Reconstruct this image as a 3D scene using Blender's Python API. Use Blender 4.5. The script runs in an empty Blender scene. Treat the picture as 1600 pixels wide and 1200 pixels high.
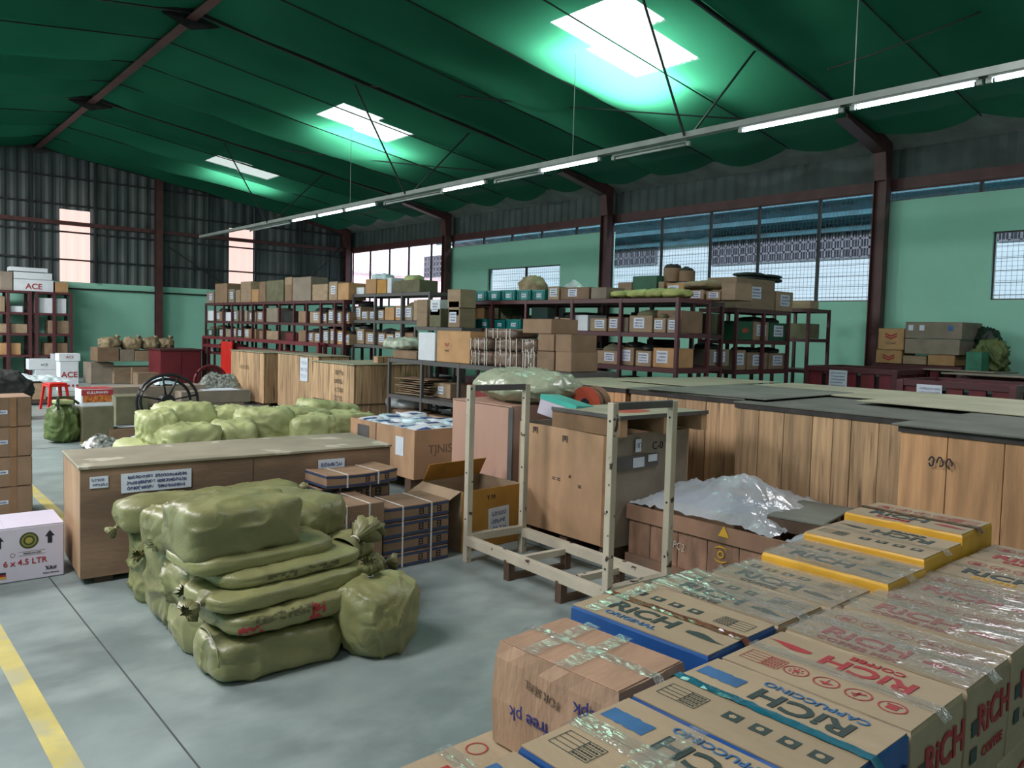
import bpy, bmesh, math, random
from mathutils import Vector, Matrix, noise
PI = math.pi
R = math.radians
rnd = random.Random(7)
C = bpy.context.scene.collection
sc = bpy.context.scene

# ------------------------------------------------------------------ camera, sky, light, exposure
EYE = Vector((0, 0, 1.6)); FPX = 1215.0; CY = 580.0
_y, _p, _r = R(40.85), R(3.0), R(1.56)
FW = Vector((math.sin(_y)*math.cos(_p), math.cos(_y)*math.cos(_p), -math.sin(_p)))
_R0 = Vector((math.cos(_y), -math.sin(_y), 0)); _U0 = _R0.cross(FW)
RT = _R0*math.cos(_r) + _U0*math.sin(_r); UP = -_R0*math.sin(_r) + _U0*math.cos(_r)
cam = bpy.data.objects.new('camera', bpy.data.cameras.new('camera')); C.objects.link(cam)
cam.matrix_world = Matrix(((RT.x, UP.x, -FW.x, EYE.x), (RT.y, UP.y, -FW.y, EYE.y), (RT.z, UP.z, -FW.z, EYE.z), (0, 0, 0, 1)))
cam.data.sensor_width = 36; cam.data.lens = 36*FPX/1600; cam.data.shift_y = -(600-CY)/1600
cam.data.clip_start = 0.05; cam.data.clip_end = 200
sc.camera = cam

w = bpy.data.worlds.new('sky'); sc.world = w; w.use_nodes = True
w.node_tree.nodes['Background'].inputs[0].default_value = (0.80, 0.88, 1.0, 1)
w.node_tree.nodes['Background'].inputs[1].default_value = 2.2
sc.view_settings.view_transform = 'Standard'; sc.view_settings.look = 'None'
sc.view_settings.exposure = 0.35; sc.view_settings.gamma = 1; sc.view_settings.use_curve_mapping = False

def area(name, loc, sx, sy, power, col, rot=(0, 0, 0)):
    l = bpy.data.lights.new(name, 'AREA'); l.shape = 'RECTANGLE'; l.size = sx; l.size_y = sy; l.energy = power; l.color = col
    o = bpy.data.objects.new(name, l); C.objects.link(o); o.location = loc; o.rotation_euler = rot
    return o
# fill lamps added below the netting, for presumed roof lights outside the frame
RIDGE_X, RIDGE_Z, SL = 4.06, 6.27, 0.128
def roof_z(x): return RIDGE_Z - SL*abs(x-RIDGE_X)
tilt = math.atan(SL)
for yy, p in ((1.5, 110), (-3.5, 40)):
    area('unseen_skylight_fill', (7.5, yy, roof_z(7.5)-0.4), 2.6, 1.5, p, (0.98, 0.97, 1.0), (0, 0, 0))
for yy, p in ((-2.5, 60), (3.5, 260), (9.0, 320), (14.5, 560), (20.5, 640)):  # the far ones are added to brighten the far end of the hall
    area('unseen_skylight_fill', (-1.8, yy, roof_z(-1.8)-0.4), 2.6, 1.5, p, (1.0, 0.96, 0.98), (0, R(-12), 0))
# daylight in the alley outside the right wall and in the yard beyond its far end
area('alley_daylight', (14.05, 8.0, 4.5), 0.4, 28, 520, (0.72, 0.86, 1.0), (0, R(-40), 0))
area('yard_daylight', (17.5, 27.5, 7.5), 7, 6, 1500, (1.0, 0.88, 0.95))

# ------------------------------------------------------------------ finding places: a pixel's ray met with a level or a wall
def ray(x, y): return FW + RT*((x-800)/FPX) - UP*((y-CY)/FPX)
def _on(x, y, ax, v):
    d = ray(x, y); t = (v-EYE[ax])/d[ax]; return EYE + d*t
def onX(x, y, v): return _on(x, y, 0, v)
def onY(x, y, v): return _on(x, y, 1, v)
def onZ(x, y, v=0.0): return _on(x, y, 2, v)

# ------------------------------------------------------------------ materials
def mat(name, col, rough=0.7, var=0.12, scale=6.0, bump=0.0, bscale=40.0, metal=0.0, spec=0.4, rand=0.0, stretch=(1, 1, 1), dirt=None, dscale=2.0, dlo=0.5, dhi=0.62, coat=0.0, gen=False):
    m = bpy.data.materials.new(name); m.use_nodes = True; nt = m.node_tree; n = nt.nodes; L = nt.links
    b = n['Principled BSDF']; b.inputs['Roughness'].default_value = rough; b.inputs['Metallic'].default_value = metal
    b.inputs['Specular IOR Level'].default_value = spec; b.inputs['Coat Weight'].default_value = coat
    tc = n.new('ShaderNodeTexCoord'); mp = n.new('ShaderNodeMapping'); mp.inputs['Scale'].default_value = stretch
    L.new(tc.outputs['Generated' if gen else 'Object'], mp.inputs['Vector'])
    oi = n.new('ShaderNodeObjectInfo')
    vm = n.new('ShaderNodeVectorMath'); vm.operation = 'ADD'; L.new(mp.outputs[0], vm.inputs[0])
    sm = n.new('ShaderNodeVectorMath'); sm.operation = 'SCALE'; sm.inputs[0].default_value = (37, 23, 51); L.new(oi.outputs['Random'], sm.inputs['Scale'])
    L.new(sm.outputs[0], vm.inputs[1])
    nz = n.new('ShaderNodeTexNoise'); nz.inputs['Scale'].default_value = scale; nz.inputs['Detail'].default_value = 5; L.new(vm.outputs[0], nz.inputs['Vector'])
    rp = n.new('ShaderNodeValToRGB'); e = rp.color_ramp.elements
    c = Vector(col[:3])
    e[0].position = 0.3; e[0].color = (*(c*(1-var*1.6)), 1); e[1].position = 0.7; e[1].color = (*[min(1, v*(1+var)) for v in c], 1)
    L.new(nz.outputs['Fac'], rp.inputs[0]); last = rp.outputs[0]
    if rand:
        hs = n.new('ShaderNodeHueSaturation'); mr = n.new('ShaderNodeMapRange')
        mr.inputs['To Min'].default_value = 1-rand; mr.inputs['To Max'].default_value = 1+rand*0.7
        L.new(oi.outputs['Random'], mr.inputs[0]); L.new(mr.outputs[0], hs.inputs['Value']); L.new(last, hs.inputs['Color']); last = hs.outputs[0]
    if dirt:
        n2 = n.new('ShaderNodeTexNoise'); n2.inputs['Scale'].default_value = dscale; n2.inputs['Detail'].default_value = 6; L.new(vm.outputs[0], n2.inputs['Vector'])
        r2 = n.new('ShaderNodeValToRGB'); r2.color_ramp.elements[0].position = dlo; r2.color_ramp.elements[1].position = dhi; L.new(n2.outputs['Fac'], r2.inputs[0])
        mx = n.new('ShaderNodeMix'); mx.data_type = 'RGBA'; L.new(r2.outputs[0], mx.inputs[0]); L.new(last, mx.inputs[6]); mx.inputs[7].default_value = (*dirt, 1); last = mx.outputs[2]
    L.new(last, b.inputs['Base Color'])
    if bump:
        n3 = n.new('ShaderNodeTexNoise'); n3.inputs['Scale'].default_value = bscale; n3.inputs['Detail'].default_value = 4; L.new(vm.outputs[0], n3.inputs['Vector'])
        bp = n.new('ShaderNodeBump'); bp.inputs['Strength'].default_value = bump; bp.inputs['Distance'].default_value = 0.01; L.new(n3.outputs['Fac'], bp.inputs['Height']); L.new(bp.outputs[0], b.inputs['Normal'])
    return m
def emit(name, col, s):
    m = bpy.data.materials.new(name); m.use_nodes = True; n = m.node_tree.nodes; b = n['Principled BSDF']
    b.inputs['Base Color'].default_value = (*[v*.25 for v in col], 1); b.inputs['Emission Color'].default_value = (*col, 1); b.inputs['Emission Strength'].default_value = s; b.inputs['Roughness'].default_value = 0.8
    return m
def film(name, col, opac, rough=0.15, refl=0.35, *a, **k): return _film(name, col, opac, rough, refl, *a, **k)
def _film(name, col, opac, rough=0.15, refl=0.35, bump=0.6, bscale=18, stretch=(1, 1, 1)):
    m = bpy.data.materials.new(name); m.use_nodes = True; nt = m.node_tree; n = nt.nodes; L = nt.links
    for x in list(n):
        if x.type != 'OUTPUT_MATERIAL': n.remove(x)
    out = [x for x in n if x.type == 'OUTPUT_MATERIAL'][0]
    tc = n.new('ShaderNodeTexCoord'); mp = n.new('ShaderNodeMapping'); mp.inputs['Scale'].default_value = stretch; L.new(tc.outputs['Object'], mp.inputs[0])
    nz = n.new('ShaderNodeTexNoise'); nz.inputs['Scale'].default_value = bscale; nz.inputs['Detail'].default_value = 4; nz.inputs['Distortion'].default_value = 0.6; L.new(mp.outputs[0], nz.inputs['Vector'])
    bp = n.new('ShaderNodeBump'); bp.inputs['Strength'].default_value = bump; bp.inputs['Distance'].default_value = 0.02; L.new(nz.outputs['Fac'], bp.inputs['Height'])
    tr = n.new('ShaderNodeBsdfTransparent'); df = n.new('ShaderNodeBsdfDiffuse'); df.inputs[0].default_value = (*col, 1); gl = n.new('ShaderNodeBsdfGlossy'); gl.inputs['Roughness'].default_value = rough
    L.new(bp.outputs[0], gl.inputs['Normal']); L.new(bp.outputs[0], df.inputs['Normal'])
    m1 = n.new('ShaderNodeMixShader'); m1.inputs[0].default_value = opac; L.new(tr.outputs[0], m1.inputs[1]); L.new(df.outputs[0], m1.inputs[2])
    m2 = n.new('ShaderNodeMixShader'); fr = n.new('ShaderNodeLayerWeight'); fr.inputs[0].default_value = 0.25
    ad = n.new('ShaderNodeMath'); ad.operation = 'MULTIPLY_ADD'; ad.inputs[1].default_value = refl; ad.inputs[2].default_value = 0.07; L.new(fr.outputs['Facing'], ad.inputs[0])
    L.new(ad.outputs[0], m2.inputs[0]); L.new(m1.outputs[0], m2.inputs[1]); L.new(gl.outputs[0], m2.inputs[2]); L.new(m2.outputs[0], out.inputs[0])
    return m

CARD = mat('cardboard_tan', (0.31, 0.225, 0.145), 0.75, 0.10, 5, 0.25, 60, rand=0.22, stretch=(1, 1, 3))
CARD2 = mat('cardboard_brown', (0.24, 0.155, 0.095), 0.75, 0.12, 5, 0.25, 60, rand=0.25)
CARDO = mat('cardboard_orange', (0.43, 0.25, 0.115), 0.7, 0.10, 5, 0.2, 60, rand=0.12)
CARDG = mat('cardboard_grey', (0.24, 0.20, 0.155), 0.8, 0.12, 5, 0.2, 60, rand=0.12)
CARDOL = mat('cardboard_olive', (0.15, 0.145, 0.085), 0.8, 0.15, 5, 0.2, 60, rand=0.2)
COFF = mat('coffee_carton_board', (0.345, 0.27, 0.17), 0.62, 0.08, 6, 0.35, 30, rand=0.08, stretch=(1, 0.4, 1))
PLAIN = mat('plain_brown_board', (0.36, 0.225, 0.145), 0.65, 0.10, 5, 0.4, 22, stretch=(1, 2.5, 0.8))
WHITEB = mat('white_board', (0.62, 0.66, 0.70), 0.6, 0.05, 6)
WHITEC = mat('white_gloss_board', (0.55, 0.52, 0.62), 0.5, 0.03, 4)
PAPER = mat('white_paper', (0.60, 0.66, 0.74), 0.7, 0.05, 9)
INK = mat('black_ink', (0.015, 0.017, 0.03), 0.7, 0.1, 9)
INKB = mat('blue_ink', (0.03, 0.03, 0.16), 0.7, 0.1, 9)
PRED = mat('red_print', (0.33, 0.03, 0.035), 0.6, 0.12, 12)
PGRN = mat('dark_green_print', (0.03, 0.05, 0.045), 0.6, 0.15, 12)
PBLU = mat('blue_print', (0.04, 0.13, 0.28), 0.6, 0.15, 14)
PYEL = mat('yellow_print', (0.62, 0.36, 0.04), 0.5, 0.1, 8)
PNAVY = mat('blue_carton_side', (0.012, 0.075, 0.26), 0.45, 0.15, 6)
PYSIDE = mat('yellow_carton_side', (0.66, 0.36, 0.03), 0.45, 0.12, 6)
TEALT = mat('turquoise_tape', (0.01, 0.12, 0.17), 0.2, 0.15, 10, 0.3, 20, coat=0.5)
BRNT = mat('brown_tape', (0.17, 0.055, 0.025), 0.2, 0.25, 14, 0.3, 20, coat=0.6)
TANT = mat('tan_tape', (0.26, 0.15, 0.08), 0.25, 0.1, 10, coat=0.3)
CLEAR = film('clear_packing_tape', (0.85, 0.9, 0.85), 0.10, 0.10, 0.55, 0.9, 22, (1, 0.3, 1))
WRAP = film('cling_film', (0.6, 0.75, 0.7), 0.22, 0.12, 0.5, 0.9, 9)
PLASTIC = film('polythene_sheet', (0.62, 0.68, 0.72), 0.55, 0.2, 0.3, 1.0, 9)
PLGRN = film('green_tinted_plastic', (0.42, 0.47, 0.33), 0.88, 0.25, 0.3, 0.9, 7)
def crease(m, sc_, st, dist=0.03):
    nt = m.node_tree; n = nt.nodes; L = nt.links; b = n['Principled BSDF']
    tc = n.new('ShaderNodeTexCoord'); nz = n.new('ShaderNodeTexNoise'); nz.inputs['Scale'].default_value = 3; nz.inputs['Detail'].default_value = 2; L.new(tc.outputs['Object'], nz.inputs['Vector'])
    mx = n.new('ShaderNodeMix'); mx.data_type = 'RGBA'; mx.inputs[0].default_value = 0.22; L.new(tc.outputs['Object'], mx.inputs[6]); L.new(nz.outputs['Color'], mx.inputs[7])
    oi = n.new('ShaderNodeObjectInfo'); ad = n.new('ShaderNodeVectorMath'); ad.operation = 'ADD'; L.new(mx.outputs[2], ad.inputs[0]); L.new(oi.outputs['Random'], ad.inputs[1])
    vo = n.new('ShaderNodeTexVoronoi'); vo.feature = 'SMOOTH_F1'; vo.inputs['Smoothness'].default_value = 0.25; vo.inputs['Scale'].default_value = sc_; vo.inputs['Randomness'].default_value = 1; L.new(ad.outputs[0], vo.inputs['Vector'])
    v2 = n.new('ShaderNodeTexVoronoi'); v2.feature = 'DISTANCE_TO_EDGE'; v2.inputs['Scale'].default_value = sc_*0.55; L.new(ad.outputs[0], v2.inputs['Vector'])
    ma = n.new('ShaderNodeMath'); ma.operation = 'MULTIPLY_ADD'; ma.inputs[1].default_value = -0.8; L.new(v2.outputs['Distance'], ma.inputs[0]); L.new(vo.outputs['Distance'], ma.inputs[2])
    bp = n.new('ShaderNodeBump'); bp.inputs['Strength'].default_value = st; bp.inputs['Distance'].default_value = dist; L.new(ma.outputs[0], bp.inputs['Height'])
    old = b.inputs['Normal'].links[0].from_node if b.inputs['Normal'].links else None
    if old: L.new(old.outputs[0], bp.inputs['Normal'])
    L.new(bp.outputs[0], b.inputs['Normal']); return m
SACK = crease(mat('olive_woven_sack', (0.225, 0.228, 0.095), 0.42, 0.16, 3.5, 0.2, 90, rand=0.12, spec=0.6, dirt=(0.18, 0.18, 0.075), dscale=1.6), 6, 0.6)
SACKL = crease(mat('pale_green_woven_sack', (0.40, 0.44, 0.20), 0.5, 0.12, 3.5, 0.2, 90, rand=0.10, spec=0.5), 5, 0.7)
SACKB = crease(mat('tan_paper_sack', (0.28, 0.22, 0.13), 0.7, 0.2, 4, 0.3, 30, rand=0.15), 6, 0.8)
PINE = mat('pine_plank', (0.50, 0.325, 0.18), 0.65, 0.20, 2.0, 0.2, 14, rand=0.24, stretch=(2.4, 2.4, 0.9), dirt=(0.12, 0.08, 0.05), dscale=1.6, dlo=0.55, dhi=0.68)
PINEW = mat('warm_pine_plank', (0.52, 0.285, 0.14), 0.6, 0.2, 2.0, 0.2, 14, rand=0.16, stretch=(2.4, 2.4, 0.9), dirt=(0.15, 0.08, 0.045), dscale=1.3, dlo=0.62, dhi=0.74)
PLY = mat('plywood', (0.42, 0.26, 0.15), 0.6, 0.16, 2.0, 0.15, 20, rand=0.08, stretch=(1, 2.5, 1))
PLYP = mat('pink_plywood', (0.45, 0.275, 0.21), 0.6, 0.08, 2.0, 0.1, 20, stretch=(2, 2, 0.5))
PLYD = mat('shaded_crate_ply', (0.235, 0.15, 0.095), 0.65, 0.22, 1.6, 0.2, 16, rand=0.06, stretch=(1, 3, 3), dirt=(0.15, 0.10, 0.065), dscale=1.2)  # shade of the crate's front put into a darker ply colour than its ends
TOPS = mat('dusty_crate_top', (0.30, 0.275, 0.20), 0.6, 0.15, 2.5, 0.15, 16, rand=0.12, dirt=(0.44, 0.42, 0.33), dscale=4, dlo=0.60, dhi=0.64)
TOPG = mat('grey_green_lid_board', (0.145, 0.155, 0.13), 0.7, 0.18, 3, 0.15, 16, rand=0.12)
TOPL = mat('pale_lid_board', (0.36, 0.355, 0.25), 0.6, 0.12, 3, 0.1, 16, rand=0.10)
DARKW = mat('dark_wood', (0.09, 0.055, 0.035), 0.7, 0.2, 5)
LOWC = mat('reddish_brown_plank', (0.27, 0.155, 0.10), 0.65, 0.22, 1.8, 0.2, 16, rand=0.15, stretch=(2, 2, 1), dirt=(0.15, 0.10, 0.07), dscale=1.6, dlo=.55, dhi=.7)
LIDSTRIP = mat('black_strip', (0.035, 0.03, 0.03), 0.6, 0.3, 8)
CONC = mat('concrete_floor', (0.20, 0.25, 0.245), 0.38, 0.20, 0.9, 0.08, 30, dirt=(0.30, 0.355, 0.34), dscale=3.0, dlo=0.40, dhi=0.78, spec=0.4, stretch=(1, 1.3, 1))
JOINT = mat('floor_joint', (0.05, 0.06, 0.06), 0.8)
YLINE = mat('yellow_floor_paint', (0.50, 0.43, 0.13), 0.55, 0.15, 4, dirt=(0.38, 0.36, 0.2), dscale=5)
MINT = mat('mint_wall_paint', (0.29, 0.60, 0.475), 0.7, 0.05, 0.9, 0.08, 50)
STEEL = mat('brown_red_steel', (0.085, 0.032, 0.032), 0.5, 0.2, 3, 0.1, 30)
STEELD = mat('dark_steel', (0.022, 0.022, 0.024), 0.55, 0.2, 4)
MAROON = mat('maroon_rack_steel', (0.088, 0.026, 0.031), 0.45, 0.15, 4, rand=0.1)
MAROONP = mat('maroon_panel', (0.145, 0.02, 0.028), 0.45, 0.1, 3)
GREYS = mat('grey_rack_steel', (0.095, 0.09, 0.09), 0.5, 0.15, 4, rand=0.1)
CREAM = mat('chipped_cream_steel', (0.46, 0.42, 0.33), 0.5, 0.08, 5, 0.2, 30, dirt=(0.05, 0.03, 0.025), dscale=13, dlo=0.63, dhi=0.67)
CORR = mat('grey_corrugated_sheet', (0.065, 0.078, 0.078), 0.55, 0.3, 1.5, stretch=(1, 1, 0.3), spec=0.3, dirt=(0.10, 0.11, 0.105), dscale=1.2)
FASC = mat('dark_fascia_sheet', (0.055, 0.08, 0.075), 0.6, 0.2, 2)
SOFF = mat('grey_soffit_sheet', (0.28, 0.28, 0.27), 0.6, 0.15, 3)
SIDING = mat('white_siding', (0.66, 0.70, 0.74), 0.6, 0.05, 1.2)
VENT = mat('dark_vent', (0.035, 0.035, 0.045), 0.7, 0.3, 6)
VENTF = mat('pale_vent_frame', (0.20, 0.19, 0.22), 0.7, 0.15, 6)
TURQ = mat('turquoise_roof_sheet', (0.01, 0.095, 0.12), 0.5, 0.3, 2)
PINKW = mat('pale_pink_wall_sheet', (0.78, 0.62, 0.68), 0.6, 0.08, 0.6)
WIRE = mat('wire', (0.05, 0.06, 0.07), 0.5)
TUBE = emit('lit_fluorescent_tube', (0.80, 0.86, 1.0), 16)
TUBEOFF = mat('unlit_tube', (0.45, 0.50, 0.48), 0.3)
RAILM = mat('pale_batten', (0.30, 0.33, 0.31), 0.5, 0.1, 5)
PANEL = emit('backlit_wall_sheet', (1.0, 0.64, 0.58), 0.92)
SKYP = emit('backlit_roof_sheet', (0.94, 1.0, 1.0), 22)
SKYP2 = emit('backlit_roof_sheet_dimmer', (0.94, 1.0, 1.0), 13)
SKYP3 = emit('backlit_roof_sheet_farthest', (0.94, 1.0, 1.0), 6)
TEAL = mat('teal_plastic', (0.006, 0.20, 0.19), 0.4, 0.15, 6)
REDP = mat('red_plastic', (0.55, 0.02, 0.015), 0.35, 0.08, 4)
GRNB = mat('green_box', (0.02, 0.10, 0.05), 0.6, 0.15, 6)
BLACK = mat('black_plastic', (0.012, 0.013, 0.014), 0.45, 0.2, 6)
BLKCL = mat('dark_cloth', (0.02, 0.022, 0.022), 0.85, 0.3, 9)
STRAP = mat('white_strap', (0.62, 0.60, 0.56), 0.4, 0.05, 8)
BLUEP = mat('blue_pouch', (0.02, 0.06, 0.30), 0.3, 0.2, 9)
POUCH = mat('pale_pouch', (0.50, 0.66, 0.72), 0.25, 0.15, 9, 0.3, 20)
MINTBX = mat('mint_green_print', (0.06, 0.45, 0.38), 0.4, 0.08, 6)
ORREEL = mat('orange_red_reel', (0.42, 0.07, 0.035), 0.55, 0.15, 5)
LIME = mat('dull_green_cloth', (0.10, 0.13, 0.045), 0.75, 0.2, 5, rand=0.1)
MUST = mat('mustard_print_board', (0.42, 0.215, 0.04), 0.6, 0.12, 5)
CAMO = mat('foil_scrap', (0.33, 0.35, 0.32), 0.3, 0.6, 22, metal=0.3)

def fabric_mat():
    m = bpy.data.materials.new('green_shade_netting'); m.use_nodes = True; nt = m.node_tree; n = nt.nodes; L = nt.links
    for x in list(n):
        if x.type != 'OUTPUT_MATERIAL': n.remove(x)
    out = [x for x in n if x.type == 'OUTPUT_MATERIAL'][0]
    tc = n.new('ShaderNodeTexCoord'); nz = n.new('ShaderNodeTexNoise'); nz.inputs['Scale'].default_value = 0.7; nz.inputs['Detail'].default_value = 8; L.new(tc.outputs['Object'], nz.inputs['Vector'])
    rp = n.new('ShaderNodeValToRGB'); rp.color_ramp.elements[0].position = 0.3; rp.color_ramp.elements[0].color = (0.012, 0.10, 0.062, 1); rp.color_ramp.elements[1].position = 0.75; rp.color_ramp.elements[1].color = (0.032, 0.17, 0.105, 1)
    L.new(nz.outputs['Fac'], rp.inputs[0])
    oi = n.new('ShaderNodeObjectInfo'); hs = n.new('ShaderNodeHueSaturation'); mr = n.new('ShaderNodeMapRange'); mr.inputs['To Min'].default_value = 0.72; mr.inputs['To Max'].default_value = 1.35
    L.new(oi.outputs['Random'], mr.inputs[0]); L.new(mr.outputs[0], hs.inputs['Value']); L.new(rp.outputs[0], hs.inputs['Color'])
    d = n.new('ShaderNodeBsdfDiffuse'); L.new(hs.outputs[0], d.inputs[0])
    t = n.new('ShaderNodeBsdfTranslucent'); t.inputs[0].default_value = (0.10, 0.55, 0.30, 1)
    mx = n.new('ShaderNodeMixShader'); mx.inputs[0].default_value = 0.34; L.new(d.outputs[0], mx.inputs[1]); L.new(t.outputs[0], mx.inputs[2])
    tp = n.new('ShaderNodeBsdfTransparent'); m2 = n.new('ShaderNodeMixShader'); m2.inputs[0].default_value = 0.09; L.new(mx.outputs[0], m2.inputs[1]); L.new(tp.outputs[0], m2.inputs[2])
    L.new(m2.outputs[0], out.inputs[0])
    return m
NET = fabric_mat()

# ------------------------------------------------------------------ mesh building
class MB:
    def __init__(s): s.v = []; s.f = []; s.mi = []
    def add(s, vs, fs, k=0):
        o = len(s.v); s.v += [tuple(v) for v in vs]; s.f += [tuple(i+o for i in f) for f in fs]; s.mi += [k]*len(fs); return s
    def box(s, x0, x1, y0, y1, z0, z1, k=0, rz=0, piv=None):
        vs = [(x, y, z) for z in (z0, z1) for x, y in ((x0, y0), (x1, y0), (x1, y1), (x0, y1))]
        if rz:
            px, py = piv or ((x0+x1)/2, (y0+y1)/2); c, n_ = math.cos(rz), math.sin(rz)
            vs = [(px+(x-px)*c-(y-py)*n_, py+(x-px)*n_+(y-py)*c, z) for x, y, z in vs]
        return s.add(vs, [(3, 2, 1, 0), (4, 5, 6, 7), (0, 1, 5, 4), (1, 2, 6, 5), (2, 3, 7, 6), (3, 0, 4, 7)], k)
    def bar(s, a, b, wd, ht=None, k=0):
        a = Vector(a); b = Vector(b); d = (b-a).normalized(); ht = ht or wd
        u = Vector((0, 0, 1)) if abs(d.z) < 0.95 else Vector((1, 0, 0))
        r = d.cross(u).normalized(); q = r.cross(d).normalized()
        vs = [p + r*sx*wd/2 + q*sz*ht/2 for p in (a, b) for sx, sz in ((-1, -1), (1, -1), (1, 1), (-1, 1))]
        return s.add(vs, [(0, 1, 2, 3), (7, 6, 5, 4), (0, 4, 5, 1), (1, 5, 6, 2), (2, 6, 7, 3), (3, 7, 4, 0)], k)
    def tube(s, pts, r, n=8, k=0, closed=False):
        pts = [Vector(p) for p in pts]; m = len(pts); vs = []; fs = []
        rr = r if isinstance(r, (list, tuple)) else [r]*m
        for i, p in enumerate(pts):
            a = pts[(i-1) % m] if (closed or i > 0) else p; b = pts[(i+1) % m] if (closed or i < m-1) else p
            d = (b-a).normalized(); u = Vector((0, 0, 1)) if abs(d.z) < 0.9 else Vector((1, 0, 0))
            x = d.cross(u).normalized(); y = x.cross(d).normalized()
            vs += [p + (x*math.cos(2*PI*j/n) + y*math.sin(2*PI*j/n))*rr[i] for j in range(n)]
        for i in range(m if closed else m-1):
            i2 = (i+1) % m
            fs += [(i*n+j, i*n+(j+1) % n, i2*n+(j+1) % n, i2*n+j) for j in range(n)]
        if not closed: fs += [tuple(range(n))[::-1], tuple(range((m-1)*n, m*n))]
        return s.add(vs, fs, k)
    def lathe(s, prof, n=20, k=0, c=(0, 0, 0)):
        vs = [(c[0]+r*math.cos(2*PI*j/n), c[1]+r*math.sin(2*PI*j/n), c[2]+z) for r, z in prof for j in range(n)]
        fs = [(i*n+j, i*n+(j+1) % n, (i+1)*n+(j+1) % n, (i+1)*n+j) for i in range(len(prof)-1) for j in range(n)]
        return s.add(vs, fs, k)
    def poly(s, pts, k=0): return s.add(pts, [tuple(range(len(pts)))], k)
    def build(s, name, m, parent=None, smooth=False, bevel=0, recalc=True):
        me = bpy.data.meshes.new(name); me.from_pydata(s.v, [], s.f)
        for x in (m if isinstance(m, (list, tuple)) else [m]): me.materials.append(x)
        me.polygons.foreach_set('material_index', s.mi)
        if smooth: me.polygons.foreach_set('use_smooth', [True]*len(me.polygons))
        if bevel or recalc:
            bm = bmesh.new(); bm.from_mesh(me)
            if recalc: bmesh.ops.recalc_face_normals(bm, faces=bm.faces)
            if bevel: bmesh.ops.bevel(bm, geom=list(bm.edges), offset=bevel, segments=1, affect='EDGES')
            bm.to_mesh(me); bm.free()
        o = bpy.data.objects.new(name, me); C.objects.link(o)
        if parent: o.parent = parent
        return o
def tag(o, label, cat, group=None, kind=None):
    if label: o['label'] = label
    if cat: o['category'] = cat
    if group: o['group'] = group
    if kind: o['kind'] = kind
    return o
def thing(name, label, cat, loc=(0, 0, 0), rz=0, group=None):
    o = bpy.data.objects.new(name, None); C.objects.link(o); o.empty_display_size = 0.1
    o.location = loc; o.rotation_euler = (0, 0, rz); return tag(o, label, cat, group)
def struct(o): o['kind'] = 'structure'; return o
_unit = {}
def piece(name, m, parent, loc, dim, rot=(0, 0, 0), bev=0.02):
    """a box-shaped piece sharing one mesh per material"""
    k = (name, m.name)
    if k not in _unit: 
        b = MB().box(-.5, .5, -.5, .5, -.5, .5).build(name, m, None, bevel=bev); _unit[k] = b.data; bpy.data.objects.remove(b)
    o = bpy.data.objects.new(name, _unit[k]); C.objects.link(o); o.location = loc; o.scale = dim; o.rotation_euler = rot
    if parent: o.parent = parent
    return o
_tc = {}
def text(s, size, m, parent, loc, rot, name='lettering', squash=1.0, extr=0.0006, align='CENTER', bold=0.0):
    k = (s, m.name, align, bold)
    if k not in _tc:
        c = bpy.data.curves.new('t', 'FONT'); c.body = s; c.size = 1; c.extrude = 0.002; c.align_x = align; c.align_y = 'CENTER'; c.offset = bold; c.resolution_u = 3
        o = bpy.data.objects.new('t', c); C.objects.link(o); dg = bpy.context.evaluated_depsgraph_get()
        me = bpy.data.meshes.new_from_object(o.evaluated_get(dg)); me.name = name; me.materials.clear(); me.materials.append(m); bpy.data.objects.remove(o); _tc[k] = me
    o = bpy.data.objects.new(name, _tc[k]); C.objects.link(o); o.parent = parent; o.location = loc; o.rotation_euler = rot; o.scale = (size*squash, size, 0.5)
    return o
def scribble(x0, x1, z0, z1, rows, seed, th=0.004, y=0.0):
    """handwriting: rows of looped pen strokes on the plane y=const (facing -y)"""
    r = random.Random(seed); b = MB()
    for i in range(rows):
        zc = z1 - (i+0.5)*(z1-z0)/rows; h = (z1-z0)/rows*0.30; x = x0 + r.random()*(x1-x0)*0.12; xe = x1 - r.random()*(x1-x0)*0.2
        while x < xe:
            wd = h*r.uniform(0.9, 1.6); n = 7; a0 = r.uniform(0, 6); pts = []
            for j in range(n):
                a = a0 + j*r.uniform(0.7, 1.1)
                pts.append((x + wd*(0.5+0.45*math.cos(a)), y, zc + h*math.sin(a)*r.uniform(0.7, 1.1)))
            for p, q in zip(pts, pts[1:]): b.bar(p, q, 0.0016, th)
            x += wd*1.25
    return b
def sheet_label(parent, loc, rot, wd, ht, rows, seed, m=None, ink=None, th=0.0026):
    """white paper stuck on a face; local plane x,z facing -y"""
    l = MB().box(-wd/2, wd/2, -0.0015, 0.0015, -ht/2, ht/2).build('paper_label', m or PAPER, parent)
    l.location = loc; l.rotation_euler = rot
    if rows: scribble(-wd*0.42, wd*0.42, -ht*0.42, ht*0.42, rows, seed, th, -0.0028).build('handwriting', ink or INKB, l, recalc=False)['kind'] = 'stuff'
    return l
BOARDS = (CARD, CARD2, CARDO, CARDG)

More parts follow.
